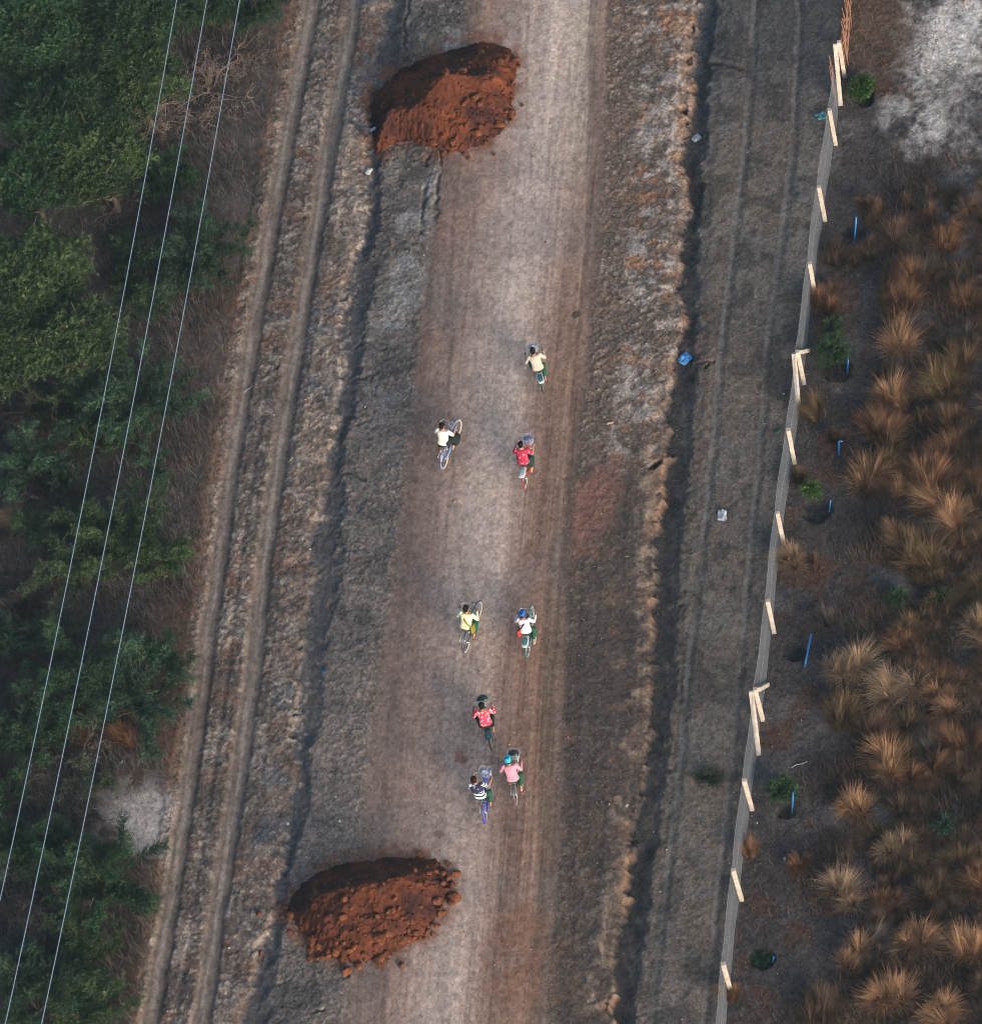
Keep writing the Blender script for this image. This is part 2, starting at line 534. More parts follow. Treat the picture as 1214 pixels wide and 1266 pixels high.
def remeshed(me, vox, relax=2):
    o = bpy.data.objects.new("tmp", me)
    COL.objects.link(o)
    r = o.modifiers.new("r", 'REMESH')
    r.mode = 'VOXEL'
    r.voxel_size = vox
    if relax:
        k = o.modifiers.new("s", 'SMOOTH')
        k.factor = .5
        k.iterations = relax
    bpy.context.view_layer.update()
    dg = bpy.context.evaluated_depsgraph_get()
    out = bpy.data.meshes.new_from_object(o.evaluated_get(dg))
    out.name = me.name
    bpy.data.objects.remove(o)
    bpy.data.meshes.remove(me)
    out.polygons.foreach_set("use_smooth", np.ones(len(out.polygons), bool))
    return out


def tag(o, label, cat, group=None, kind=None):
    if label:
        o["label"] = label
    if cat:
        o["category"] = cat
    if group:
        o["group"] = group
    if kind:
        o["kind"] = kind
    return o


def empty(name, loc=(0, 0, 0), rz=0.0):
    o = bpy.data.objects.new(name, None)
    COL.objects.link(o)
    o.location = loc
    o.rotation_euler = (0, 0, rz)
    o.empty_display_size = .2
    return o


# ------------------------------------------------------------------ materials
def _nt(name):
    m = bpy.data.materials.new(name)
    m.use_nodes = True
    t = m.node_tree
    return m, t, t.nodes["Principled BSDF"]


def _mixrgb(t, a, b, fac, mode='MIX'):
    n = t.nodes.new("ShaderNodeMix")
    n.data_type = 'RGBA'
    n.blend_type = mode
    for s, i in ((a, 6), (b, 7), (fac, 0)):
        if hasattr(s, 'links') or isinstance(s, bpy.types.NodeSocket):
            t.links.new(s, n.inputs[i])
        else:
            n.inputs[i].default_value = s
    return n.outputs[2]


def _noise(t, scale, detail=3, rough=.6, coord='Object', vec=None):
    n = t.nodes.new("ShaderNodeTexNoise")
    n.inputs["Scale"].default_value = scale
    n.inputs["Detail"].default_value = detail
    n.inputs["Roughness"].default_value = rough
    if vec is None:
        c = t.nodes.new("ShaderNodeTexCoord")
        vec = c.outputs[coord]
    t.links.new(vec, n.inputs["Vector"])
    return n.outputs["Fac"]


def _map(t, s, a, b, c=0.0, d=1.0):
    n = t.nodes.new("ShaderNodeMapRange")
    t.links.new(s, n.inputs[0])
    for i, k in enumerate((a, b, c, d)):
        n.inputs[1+i].default_value = k
    return n.outputs[0]


def _bump(t, p, s, dist, strength=.6):
    n = t.nodes.new("ShaderNodeBump")
    n.inputs["Strength"].default_value = strength
    n.inputs["Distance"].default_value = dist
    t.links.new(s, n.inputs["Height"])
    t.links.new(n.outputs[0], p.inputs["Normal"])


def c4(c):
    return (c[0], c[1], c[2], 1)


_MC = {}


def mk(name, c, rough=.75, c2=None, scale=18, metal=0.0, bump=.004, spec=.35):
    if name in _MC:
        return _MC[name]
    m, t, p = _nt(name)
    c2 = c2 or tuple(k*.62 for k in c)
    f = _noise(t, scale, 4)
    t.links.new(_mixrgb(t, c4(c2), c4(c), _map(t, f, .35, .62)), p.inputs["Base Color"])
    p.inputs["Roughness"].default_value = rough
    p.inputs["Metallic"].default_value = metal
    p.inputs["Specular IOR Level"].default_value = spec
    if bump:
        _bump(t, p, f, bump)
    _MC[name] = m
    return m


def mk_spots(name, base, spot, scale, thr, extra=None):
    """cloth with dots or flowers"""
    if name in _MC:
        return _MC[name]
    m, t, p = _nt(name)
    c = t.nodes.new("ShaderNodeTexCoord")
    v = t.nodes.new("ShaderNodeTexVoronoi")
    v.inputs["Scale"].default_value = scale
    t.links.new(c.outputs["Object"], v.inputs["Vector"])
    sp = c4(spot)
    if extra:
        sep = t.nodes.new("ShaderNodeSeparateColor")
        t.links.new(v.outputs["Color"], sep.inputs[0])
        sp = _mixrgb(t, c4(spot), c4(extra), _map(t, sep.outputs[0], .55, .6))
    out = _mixrgb(t, c4(base), sp, _map(t, v.outputs["Distance"], thr, thr*.8))
    t.links.new(_mixrgb(t, out, (.6, .6, .6, 1), _map(t, _noise(t, 9), .45, .7, 0, .35), 'MULTIPLY'), p.inputs["Base Color"])
    p.inputs["Roughness"].default_value = .9
    _bump(t, p, _noise(t, 14, 3), .01)
    _MC[name] = m
    return m


def mk_stripes(name, a, b, scale):
    if name in _MC:
        return _MC[name]
    m, t, p = _nt(name)
    c = t.nodes.new("ShaderNodeTexCoord")
    w = t.nodes.new("ShaderNodeTexWave")
    w.bands_direction = 'Z'
    w.inputs["Scale"].default_value = scale
    w.inputs["Distortion"].default_value = 1.2
    w.inputs["Detail Scale"].default_value = 2
    t.links.new(c.outputs["Object"], w.inputs["Vector"])
    t.links.new(_mixrgb(t, c4(a), c4(b), _map(t, w.outputs["Fac"], .45, .55)), p.inputs["Base Color"])
    p.inputs["Roughness"].default_value = .9
    _bump(t, p, _noise(t, 14, 3), .01)
    _MC[name] = m
    return m


def mk_tint(name, dark, lite, rough=.7, trans=0.0, var=0.25):
    """foliage, grass, twigs: per-leaf tint drawn from the mesh, shifted a little from thing to thing"""
    if name in _MC:
        return _MC[name]
    m, t, p = _nt(name)
    a = t.nodes.new("ShaderNodeAttribute")
    a.attribute_name = "tint"
    oi = t.nodes.new("ShaderNodeObjectInfo")
    r = t.nodes.new("ShaderNodeValToRGB")
    e = r.color_ramp.elements
    e[0].position, e[1].position = 0.0, 1.0
    e[0].color, e[1].color = c4(dark), c4(lite)
    t.links.new(a.outputs["Fac"], r.inputs[0])
    h = t.nodes.new("ShaderNodeHueSaturation")
    t.links.new(r.outputs[0], h.inputs["Color"])
    t.links.new(_map(t, oi.outputs["Random"], 0, 1, 1-var, 1+var), h.inputs["Value"])
    g = _map(t, _noise(t, 1.1, 2), .35, .65, .7, 1.25)
    q = t.nodes.new("ShaderNodeVectorMath")
    q.operation = 'SCALE'
    t.links.new(h.outputs[0], q.inputs[0])
    t.links.new(g, q.inputs["Scale"])
    t.links.new(q.outputs[0], p.inputs["Base Color"])
    p.inputs["Roughness"].default_value = rough
    p.inputs["Specular IOR Level"].default_value = .25
    if trans:
        tr = t.nodes.new("ShaderNodeBsdfTranslucent")
        t.links.new(q.outputs[0], tr.inputs["Color"])
        mx = t.nodes.new("ShaderNodeMixShader")
        mx.inputs[0].default_value = trans
        t.links.new(p.outputs[0], mx.inputs[1])
        t.links.new(tr.outputs[0], mx.inputs[2])
        t.links.new(mx.outputs[0], t.nodes["Material Output"].inputs["Surface"])
    _MC[name] = m
    return m


def ground_material():
    m, t, p = _nt("soil")
    a = t.nodes.new("ShaderNodeAttribute")
    a.attribute_name = "soil"
    c = t.nodes.new("ShaderNodeTexCoord")
    vec = c.outputs["Object"]
    n1 = _noise(t, 14, 6, .65, vec=vec)
    n2 = _noise(t, 34, 4, .75, vec=vec)
    k = t.nodes.new("ShaderNodeMath")
    k.operation = 'MULTIPLY'
    w = t.nodes.new('ShaderNodeMath')
    w.operation = 'MULTIPLY'
    t.links.new(_map(t, n1, .3, .7, -.36, .36), w.inputs[0])
    t.links.new(_map(t, a.outputs['Alpha'], 0, 1, .3, 1), w.inputs[1])
    w2 = t.nodes.new('ShaderNodeMath')
    w2.operation = 'ADD'
    w2.inputs[1].default_value = 1.0
    t.links.new(w.outputs[0], w2.inputs[0])
    t.links.new(w2.outputs[0], k.inputs[0])
    t.links.new(_map(t, n2, .3, .7, .70, 1.30), k.inputs[1])
    prev = k.outputs[0]
    for sc, lo, hi in ((26, -.28, .30), (52, -.30, .34)):        # grit: every grain its own tone
        vo = t.nodes.new("ShaderNodeTexVoronoi")
        vo.inputs["Scale"].default_value = sc
        vo.inputs["Randomness"].default_value = 1
        t.links.new(vec, vo.inputs["Vector"])
        sp = t.nodes.new("ShaderNodeSeparateColor")
        t.links.new(vo.outputs["Color"], sp.inputs[0])
        kk = t.nodes.new("ShaderNodeMath")
        kk.operation = 'MULTIPLY'
        t.links.new(prev, kk.inputs[0])
        gm = t.nodes.new("ShaderNodeMath")
        gm.operation = 'MULTIPLY_ADD'
        t.links.new(_map(t, sp.outputs[0], 0, 1, lo, hi), gm.inputs[0])
        t.links.new(_map(t, a.outputs['Alpha'], 0, 1, .22, 1), gm.inputs[1])
        gm.inputs[2].default_value = 1.0
        t.links.new(gm.outputs[0], kk.inputs[1])
        prev = kk.outputs[0]
    q = t.nodes.new("ShaderNodeVectorMath")
    q.operation = 'SCALE'
    t.links.new(a.outputs["Color"], q.inputs[0])
    t.links.new(prev, q.inputs["Scale"])
    t.links.new(q.outputs[0], p.inputs["Base Color"])
    p.inputs["Roughness"].default_value = .95
    p.inputs["Specular IOR Level"].default_value = .15
    s = t.nodes.new("ShaderNodeMath")
    s.operation = 'ADD'
    t.links.new(n1, s.inputs[0])
    t.links.new(n2, s.inputs[1])
    _bump(t, p, s.outputs[0], .022, .5)
    for n in t.nodes:
        if n.type == 'BUMP':
            t.links.new(_map(t, a.outputs['Alpha'], .1, .6, .14, .5), n.inputs['Strength'])
    return m


def axis(lo, hi, step, far):
    core = np.arange(lo, hi, step)
    ext, d, e = [], step, 0.0
    while e < far:
        d *= 1.25
        e += d
        ext.append(e)
    ext = np.array(ext)
    return np.concatenate([lo-ext[::-1], core, core[-1]+ext])


def build_ground():
    cs = np.array([px(a, b) for a in (0, 607, 1214) for b in (0, 633, 1266)])
    x0, x1 = cs[:, 0].min()-1.0, cs[:, 0].max()+1.0
    y0, y1 = cs[:, 1].min()-1.0, cs[:, 1].max()+1.0
    xs, ys = axis(x0, x1, GSTEP, 500), axis(y0, y1, GSTEP*1.15, 500)
    X, Y = np.meshgrid(xs, ys)
    z, col, rough = terrain(X, Y, True)
    V = np.stack([X, Y, z], -1).reshape(-1, 3)
    nx, ny = len(xs), len(ys)
    i = np.arange(nx-1)[None, :]+np.arange(ny-1)[:, None]*nx
    Q = np.stack([i, i+1, i+1+nx, i+nx], -1).reshape(-1, 4)
    me = np_mesh("ground", V, Q, smooth=True)
    at = me.attributes.new("soil", 'FLOAT_COLOR', 'POINT')
    at.data.foreach_set("color", np.concatenate([col.reshape(-1, 3), rough.reshape(-1, 1)], -1).astype(np.float32).ravel())
    o = link("ground", me, ground_material())
    tag(o, "dusty dirt road with rutted clay verges and ditches on both sides", "ground", kind="structure")


def light():
    w = bpy.data.worlds.new("World")
    SC.world = w
    w.use_nodes = True
    t = w.node_tree
    bg = t.nodes["Background"]
    sky = t.nodes.new("ShaderNodeTexSky")
    sky.sky_type = 'NISHITA'
    sky.sun_disc = False
    d = Vector((math.cos(SUN_AZ)*math.cos(SUN_EL), math.sin(SUN_AZ)*math.cos(SUN_EL), math.sin(SUN_EL)))
    sky.sun_elevation = SUN_EL
    sky.sun_rotation = math.atan2(d.x, d.y)
    sky.dust_density = 2.0
    t.links.new(sky.outputs[0], bg.inputs[0])
    bg.inputs[1].default_value = SKY
    s = bpy.data.lights.new("sun", 'SUN')
    s.energy = SUN_E
    s.angle = math.radians(SUN_ANG)
    s.color = (1.0, .87, .76)
    o = bpy.data.objects.new("sun", s)
    COL.objects.link(o)
    o.rotation_euler = d.to_track_quat('Z', 'Y').to_euler()
    o.location = d*60
    SC.cycles.pixel_filter_type = 'BLACKMAN_HARRIS'
    SC.cycles.filter_width = 1.0
    SC.view_settings.view_transform = 'Standard'
    SC.view_settings.look = 'None'
    SC.view_settings.exposure = EXPO
    SC.view_settings.gamma = 1


GSTEP = .033
SUN_AZ, SUN_EL = math.radians(-48), math.radians(13)
SUN_E, SUN_ANG, SKY, EXPO = 3.1, 34, .12, 1.0


def build_haze():  # added volume that lifts the dark tones and turns them bluish
    mb = MB()
    mb.box((0, 40, 89), (900, 900, 182))
    m = bpy.data.materials.new("added_haze")
    m.use_nodes = True
    t = m.node_tree
    t.nodes.clear()
    out = t.nodes.new("ShaderNodeOutputMaterial")
    v = t.nodes.new("ShaderNodeVolumePrincipled")
    v.inputs["Color"].default_value = (.55, .80, 1.0, 1)
    v.inputs["Density"].default_value = HAZE
    v.inputs["Anisotropy"].default_value = .2
    t.links.new(v.outputs[0], out.inputs["Volume"])
    o = mb.build("haze", m, smooth=False)
    tag(o, "thin bluish haze added over the whole site to lift its dark tones", "haze", kind="stuff")


HAZE = .00016
# ------------------------------------------------------------------ mounds of red earth
def build_pile(poly, label, H, slope, ridge, seed, name="dirt_mound"):
    P = np.array([px(a, b)[:2] for a, b in poly])
    x0, y0 = P.min(0)-.15
    x1, y1 = P.max(0)+.15
    st = .024
    X, Y = np.meshgrid(np.arange(x0, x1, st), np.arange(y0, y1, st))
    jx = .30*(fbm(X, Y, .8, 4, seed)-.5)+.16*(fbm(X, Y, .13, 3, seed+3)-.5)
    jy = .30*(fbm(X, Y, .8, 4, seed+1)-.5)+.16*(fbm(X, Y, .13, 3, seed+4)-.5)
    d = poly_dist(X+jx, Y+jy, [tuple(p) for p in P])
    uu, vv = proj(X, Y)
    cu, cv = sum(a for a, b in poly)/len(poly), sum(b for a, b in poly)/len(poly)
    k = 1.12+1.05*np.clip(((uu-cu)*.40+(vv-cv)*.92)/52, -.72, 1)          # tipped from one side: long back slope, steep face
    h = H*(1-np.exp(-np.clip(d, 0, 9)*slope*k/H))
    h = h*(1-.25*(1-sst(0, .5, d)))
    # a long crest and two tipped loads side by side
    for (a, b, c, e, amp, w) in ridge:
        A, B = px(a, b)[:2], px(c, e)[:2]
        ab = B-A
        t = np.clip(((X-A[0])*ab[0]+(Y-A[1])*ab[1])/(ab@ab), 0, 1)
        q = np.hypot(X-A[0]-t*ab[0], Y-A[1]-t*ab[1])
        h = h + amp*np.maximum(0, 1-q/w)**1.2*sst(0, .5, d)
    h = h + sst(0, .35, d)*(.16*(fbm(X, Y, .6, 4, seed+9)-.5)+.035*(fbm(X, Y, .15, 3, seed+11)-.5))
    h = h + sst(0, .1, d)*(.07*np.maximum(0, fbm(X, Y, .10, 2, seed+13)-.60)*2)
    Z = terrain(X, Y)+np.where(d > 0, h, d*1.5)-.005
    nx, ny = X.shape[1], X.shape[0]
    i = np.arange(nx-1)[None, :]+np.arange(ny-1)[:, None]*nx
    Q = np.stack([i, i+1, i+1+nx, i+nx], -1).reshape(-1, 4)
    keep = (d.ravel()[Q] > -.05).any(1)
    Q = Q[keep]
    used = np.unique(Q)
    re = np.zeros(nx*ny, int)
    re[used] = np.arange(len(used))
    c = px(sum(a for a, b in poly)/len(poly), sum(b for a, b in poly)/len(poly))
    V = np.stack([X, Y, Z], -1).reshape(-1, 3)[used]-np.array([c[0], c[1], 0])
    tint = np.clip(.46+2.0*(fbm(X, Y, .8, 5, seed+21, .6)-.5)+.7*(fbm(X, Y, .07, 2, seed+23)-.5), 0, 1).ravel()[used]
    me = np_mesh(name, V, re[Q], tint=tint, smooth=True)
    o = link(name, me, mk_tint("red_earth", (.030, .011, .010), (.125, .036, .014), .95, var=.03))
    o.location = (c[0], c[1], 0)
    tag(o, label, "dirt mound", "mounds of red earth tipped on the road")

    def top(x, y):
        j = int(np.clip((x-x0)/st, 0, nx-1)); k = int(np.clip((y-y0)/st, 0, ny-1))
        return float(Z[k, j])
    return top


def clod_mesh(seed):
    r = np.random.default_rng(seed)
    import bmesh
    bm = bmesh.new()
    bmesh.ops.create_icosphere(bm, subdivisions=2, radius=1)
    sc = Vector((1, r.uniform(.65, .95), r.uniform(.5, .8)))
    cuts = [Vector(r.normal(size=3)).normalized() for _ in range(9)]
    for v in bm.verts:
        p = v.co.copy()
        for c in cuts:
            k = p.dot(c)
            if k > .72:
                p -= c*(k-.72)
        v.co = Vector((p.x*sc.x, p.y*sc.y, p.z*sc.z))*(1+.06*r.normal())
    me = bpy.data.meshes.new("earth_clod")
    bm.to_mesh(me)
    bm.free()
    at = me.attributes.new("tint", 'FLOAT', 'POINT')
    at.data.foreach_set("value", np.clip(.55+.25*r.normal(size=len(me.vertices)), 0, 1).astype(np.float32))
    me.materials.append(mk_tint("sunlit_lump", (.055, .021, .013), (.170, .056, .023), .95, var=.12))  # lighter than the mound's earth: sun on the faces is in the colour
    return me


def clods(poly, top, seed, n_edge, n_top, arc, label, group, extra=()):
    r = np.random.default_rng(seed)
    protos = [clod_mesh(seed*10+k) for k in range(6)]
    pts = []
    n = len(poly)
    for k in range(n_edge):                       # along the lower foot
        t = r.uniform(*arc)*n
        i = int(t) % n
        f = t-int(t)
        a, b = poly[i], poly[(i+1) % n]
        cx = sum(q[0] for q in poly)/n; cy = sum(q[1] for q in poly)/n
        x, y = a[0]+(b[0]-a[0])*f, a[1]+(b[1]-a[1])*f
        s = r.normal(.03, .09)
        pts.append((x+(cx-x)*s, y+(cy-y)*s, abs(r.normal(0, 2.0))+2.0))
    for k in range(n_top):
        i = r.integers(n)
        cx = sum(q[0] for q in poly)/n; cy = sum(q[1] for q in poly)/n
        s = math.sqrt(r.uniform(.05, .8))
        pts.append((cx+(poly[i][0]-cx)*s+r.normal(0, 8), cy+(poly[i][1]-cy)*s+8+r.normal(0, 6), min(1.0+r.exponential(1.0), 5.5)))
    pts += list(extra)
    for (x, y, s) in pts:
        p = px(x, y)
        z = max(top(p[0], p[1]), gz(p[0], p[1]))
        o = bpy.data.objects.new("earth_clod", protos[r.integers(6)])
        COL.objects.link(o)
        q = s/42.0*1.3
        o.location = (p[0], p[1], z+q*.25)
        o.scale = (q*r.uniform(.9, 1.2), q, q)
        o.rotation_euler = (r.normal(0, .3), r.normal(0, .3), r.uniform(0, 6.28))
        tag(o, label, "earth clod", group)


# ------------------------------------------------------------------ fence, power lines
def wire_mesh(A, B, n_pitch, h0=.06, h1=1.70, pitch=.14, rad=.0032, seed=0):
    """chain-link mesh between two post positions; A, B ground points"""
    A, B = Vector(A), Vector(B)
    ln = (B-A).xy.length
    d = (B-A)/ln
    nrm = Vector((-d.y, d.x, 0)).normalized()
    mb = MB()
    hh = h1-h0
    k = -hh
    segs = []
    while k < ln:
        for s in (1, -1):
            a0, a1 = (k, k+hh)
            z0, z1 = (h0, h1) if s == 1 else (h1, h0)
            t0, t1 = 0.0, 1.0
            if a0 < 0:
                t0 = -a0/hh
            if a1 > ln:
                t1 = (ln-a0)/hh
            if t1-t0 > .02:
                segs.append((a0+hh*t0, z0+(z1-z0)*t0, a0+hh*t1, z0+(z1-z0)*t1, s))
        k += pitch
    for (a, za, b, zb, s) in segs:
        p = [A+d*(a+(b-a)*t)+Vector((0, 0, za+(zb-za)*t))+nrm*(.004*s+.03*math.sin(3*(a+(b-a)*t)/ln+seed)*math.sin(math.pi*(a+(b-a)*t)/ln)) for t in (0, .5, 1)]
        mb.tube(p, rad, 3, cap=False)
    for z in (h0, (h0+h1)/2, h1):
        p = [A+d*(ln*t)+Vector((0, 0, z+.012*math.sin(9*t+seed)))+nrm*(.03*math.sin(3*t+seed)*math.sin(math.pi*t)) for t in np.linspace(0, 1, 9)]
        mb.tube(p, rad*1.5, 4, cap=False)
    return mb


def slab_post(a, b, w, name, m, parent, o0):
    """square concrete post with chamfered edges from a to b"""
    a, b = Vector(a)-o0, Vector(b)-o0
    t = (b-a).normalized()
    s = Vector((1, .12, 0))
    s = (s-t*s.dot(t)).normalized()
    q = t.cross(s)
    c = .16
    prof = [(-1, -1+c), (-1+c, -1), (1-c, -1), (1, -1+c), (1, 1-c), (1-c, 1), (-1+c, 1), (-1, 1-c)]
    mb = MB()
    vs, fs = [], []
    L0 = (b-a).length
    lv = [0, .02, .25, .5, .75, .985, 1]
    for j, f in enumerate(lv):
        k = w/2*(.90 if f in (0, 1) else 1.0)*(1+.03*math.sin(5*f+a.y))
        for (x, y) in prof:
            vs.append(a+t*(L0*f)+s*(x*k)+q*(y*k))
    for j in range(len(lv)-1):
        for k in range(8):
            fs.append((j*8+k, j*8+(k+1) % 8, (j+1)*8+(k+1) % 8, (j+1)*8+k))
    fs.append(tuple(range(7, -1, -1)))
    fs.append(tuple((len(lv)-1)*8+k for k in range(8)))
    mb.add(vs, fs)
    return mb.build(name, m, parent, smooth=False)


def build_fence():
    conc = mk("concrete_post", (.50, .44, .38), .9, (.34, .29, .25), 7, bump=.01)
    wire = mk("galvanised_wire", (.34, .37, .40), .55, (.22, .24, .27), 30, metal=.3, bump=0)
    base = [(1044, 94), (1033, 178), (1020, 272), (1008, 366), (994, 474), (982, 572), (969, 673), (957, 782), (943, 890), (930, 1001), (917, 1113), (904, 1228), (892, 1345)]
    H = [1.72, 1.76, 1.72, 1.66, 1.68, 1.72, 1.70, 1.68, 1.70, 1.68, 1.70, 1.66, 1.7]
    g = [gp(a, b) for a, b in base]
    o0 = g[6].copy()
    root = empty("chain_link_fence", o0)
    tag(root, "grey chain-link fence on pale square concrete posts with slanting braces", "fence")
    d = (g[0]-g[-1]); d.z = 0; d.normalize()
    for i, p in enumerate(g):
        ln = Vector((rng.normal(0, .012), rng.normal(0, .012), 0))
        t = p+Vector((0, 0, H[i]))+ln*H[i]
        slab_post(p-Vector((0, 0, .12)), t, .125, "post", conc, root, o0)
        if i in (0, 4, 8):
            n0 = d*1.15
            q = gp(*[(1039, 130), 0, 0, 0, (988, 511), 0, 0, 0, (938, 934)][i])
            tt = t-Vector((0, 0, .07))
            side = Vector((-.13, 0, 0))
            slab_post(q-Vector((0, 0, .1)), tt+side*.9+d*-.02, .135, "brace", conc, root, o0)
            if i:
                q = p+d*1.25
                q.z = gz(q.x, q.y)-.1
                slab_post(q, tt+Vector((.10, 0, .02)), .12, "brace", conc, root, o0)
    for i in range(len(g)-1):
        off = Vector((-.075, 0, 0))
        lo = 0 if i else .35
        a = g[i]+(g[i+1]-g[i])*lo+off-o0
        b = g[i+1]+off-o0
        wire_mesh(a, b, 0, seed=i*1.7).build("wire_panel", wire, root)
    # bamboo fence that carries on beyond the last post
    root = empty("bamboo_fence", gp(1046, 60))
    o1 = Vector(root.location)
    tag(root, "reddish fence of upright bamboo sticks beyond the end of the concrete posts", "fence")
    bam = mk("dry_bamboo", (.27, .14, .09), .8, (.15, .075, .05), 12)
    mbs = MB()
    A, B = gp(1047, 84), gp(1057, -70)
    r = np.random.default_rng(5)
    for k in range(44):
        f = k/43.
        p = A.lerp(B, f)+Vector((r.normal(0, .03), 0, 0))
        p.z = gz(p.x, p.y)
        h = r.uniform(1.15, 1.6)
        ln = Vector((r.normal(0, .05), r.normal(0, .09), 0))
        mb = MB()
        mb.tube([p-o1-Vector((0, 0, .1)), p-o1+Vector((0, 0, h*.5))+ln*.3, p-o1+Vector((0, 0, h))+ln], [.022, .020, .012], 6)
        mb.build("stick", bam, root)
    for z in (.45, 1.05):
        mb = MB()
        mb.tube([A-o1+Vector((.04, 0, z)), A.lerp(B, .5)-o1+Vector((.04, 0, z+.05)), B-o1+Vector((.04, 0, z))], [.022]*3, 6)
        mb.build("rail", bam, root)
    # a second short run of sticks leaning on the mesh beside the braced post
    root = empty("stick_bundle", gp(1040, 118))
    o1 = Vector(root.location)
    tag(root, "loose bundle of reddish bamboo sticks leaning between topmost braced post and mesh", "stick bundle")
    for k in range(9):
        p = gp(1036+r.uniform(-3, 3), 96+k*4.2+r.uniform(-1, 1))
        mb = MB()
        h = r.uniform(1.0, 1.5)
        mb.tube([p-o1-Vector((.10, 0, .06)), p-o1+Vector((-.10+r.normal(0, .04), r.normal(0, .06), h))], [.022, .012], 6)
        mb.build("stick", bam, root)


def build_wires():
    m = mk("sky_tinted_cable", (.22, .32, .42), .5, (.18, .26, .35), 30, metal=.1, bump=0)  # blue base colour stands in for sky reflected on the cable
    data = [
        ([(218, 0), (142, 422), (57, 844), (-34, 1266)], "leftmost of the three bare power cables above the scrub"),
        ([(255.5, 0), (178.5, 422), (96, 844), (6.5, 1266)], "middle one of the three bare power cables above the scrub"),
        ([(296, 0), (220.5, 422), (138.5, 844), (51.5, 1266)], "rightmost of the three bare power cables, nearest the rutted track")]
    for (pts, lab) in data:
        v = np.array([b for a, b in pts], float)
        u = np.array([a for a, b in pts], float)
        cf = np.polyfit(v, u, 2)
        P = []
        for y in np.linspace(-900, 2200, 60):
            xx = np.polyval(cf, np.clip(y, -200, 1500))
            sl = 2*cf[0]*np.clip(y, -200, 1500)+cf[1]
            xx = xx+sl*(y-np.clip(y, -200, 1500))
            P.append(Vector(px(xx, y, 8.5)))
        c = P[len(P)//2].copy()
        mb = MB()
        mb.tube([p-c for p in P], .0135, 6)
        o = mb.build("power_line", m)
        o.location = c
        tag(o, lab, "power line", "power cables over the scrub")


# ------------------------------------------------------------------ vegetation
def unit(a):
    return a/np.maximum(np.linalg.norm(a, axis=-1, keepdims=True), 1e-9)


class Leaves:
    def __init__(s):
        s.V, s.Q, s.T = [], [], []
        s.n = 0

    def quads(s, P, tint):
        """P: (N,4,3)"""
        n = len(P)
        s.V.append(P.reshape(-1, 3))
        s.Q.append((np.arange(n*4)+s.n).reshape(-1, 4))
        s.T.append(np.repeat(tint, 4))
        s.n += n*4

    def sprays(s, B, D, Ln, nl, size, r, droop=.25, wid=.42, tint=None):
        """feathered twigs: B base points, D directions, nl leaflets on each, in two ranks"""
        N = len(B)
        D = unit(D)
        up = np.array([0, 0, 1.0])
        S = unit(np.cross(D, up[None]+.5*r.normal(size=(N, 3))))
        t = (np.arange(nl)+.7)/nl
        t = t[None, :, None]
        C = B[:, None]+D[:, None]*(Ln[:, None, None]*t)+np.array([0, 0, -1.0])*(droop*Ln[:, None, None]*t*t)
        sg = np.where(np.arange(nl) % 2 == 0, 1.0, -1.0)[None, :, None]
        ax = unit(D[:, None]*.55+S[:, None]*sg*.85+.30*r.normal(size=(N, nl, 3)))
        nrm = unit(np.cross(D, S)[:, None]+.55*r.normal(size=(N, nl, 3)))
        sd = unit(np.cross(ax, nrm))
        k = size*r.uniform(.7, 1.25, (N, nl, 1))*(1-.45*t)
        tip = C+ax*k
        m = C+ax*k*.45
        P = np.stack([C, m+sd*k*wid*.5, tip, m-sd*k*wid*.5], 2).reshape(-1, 4, 3)
        tt = (np.full(N, .5) if tint is None else tint)[:, None]+.16*r.normal(size=(N, nl))
        s.quads(P, np.clip(tt, 0, 1).ravel())

    def mesh(s, name):
        return np_mesh(name, np.concatenate(s.V), Q=np.concatenate(s.Q), tint=np.concatenate(s.T))


def tint_tubes(name, lines, n=3):
    """lines: list of (points, radii, tint) -> one mesh with a tint per line"""
    mb = MB()
    T = []
    for pts, rad, t in lines:
        a = len(mb.v)
        mb.tube(pts, rad, n, cap=False)
        T += [t]*(len(mb.v)-a)
    me = mb.mesh(name)
    at = me.attributes.new("tint", 'FLOAT', 'POINT')
    at.data.foreach_set("value", np.array(T, np.float32))
    return me


GREENS = dict(
    deep=((.013, .034, .017), (.056, .118, .050)),
    blue=((.012, .036, .024), (.075, .140, .072)),
    olive=((.018, .036, .016), (.085, .135, .050)),
    dusty=((.022, .034, .024), (.085, .105, .065)),
    bright=((.02, .06, .014), (.10, .20, .035)))
BARK = ((.045, .036, .032), (.16, .125, .10))


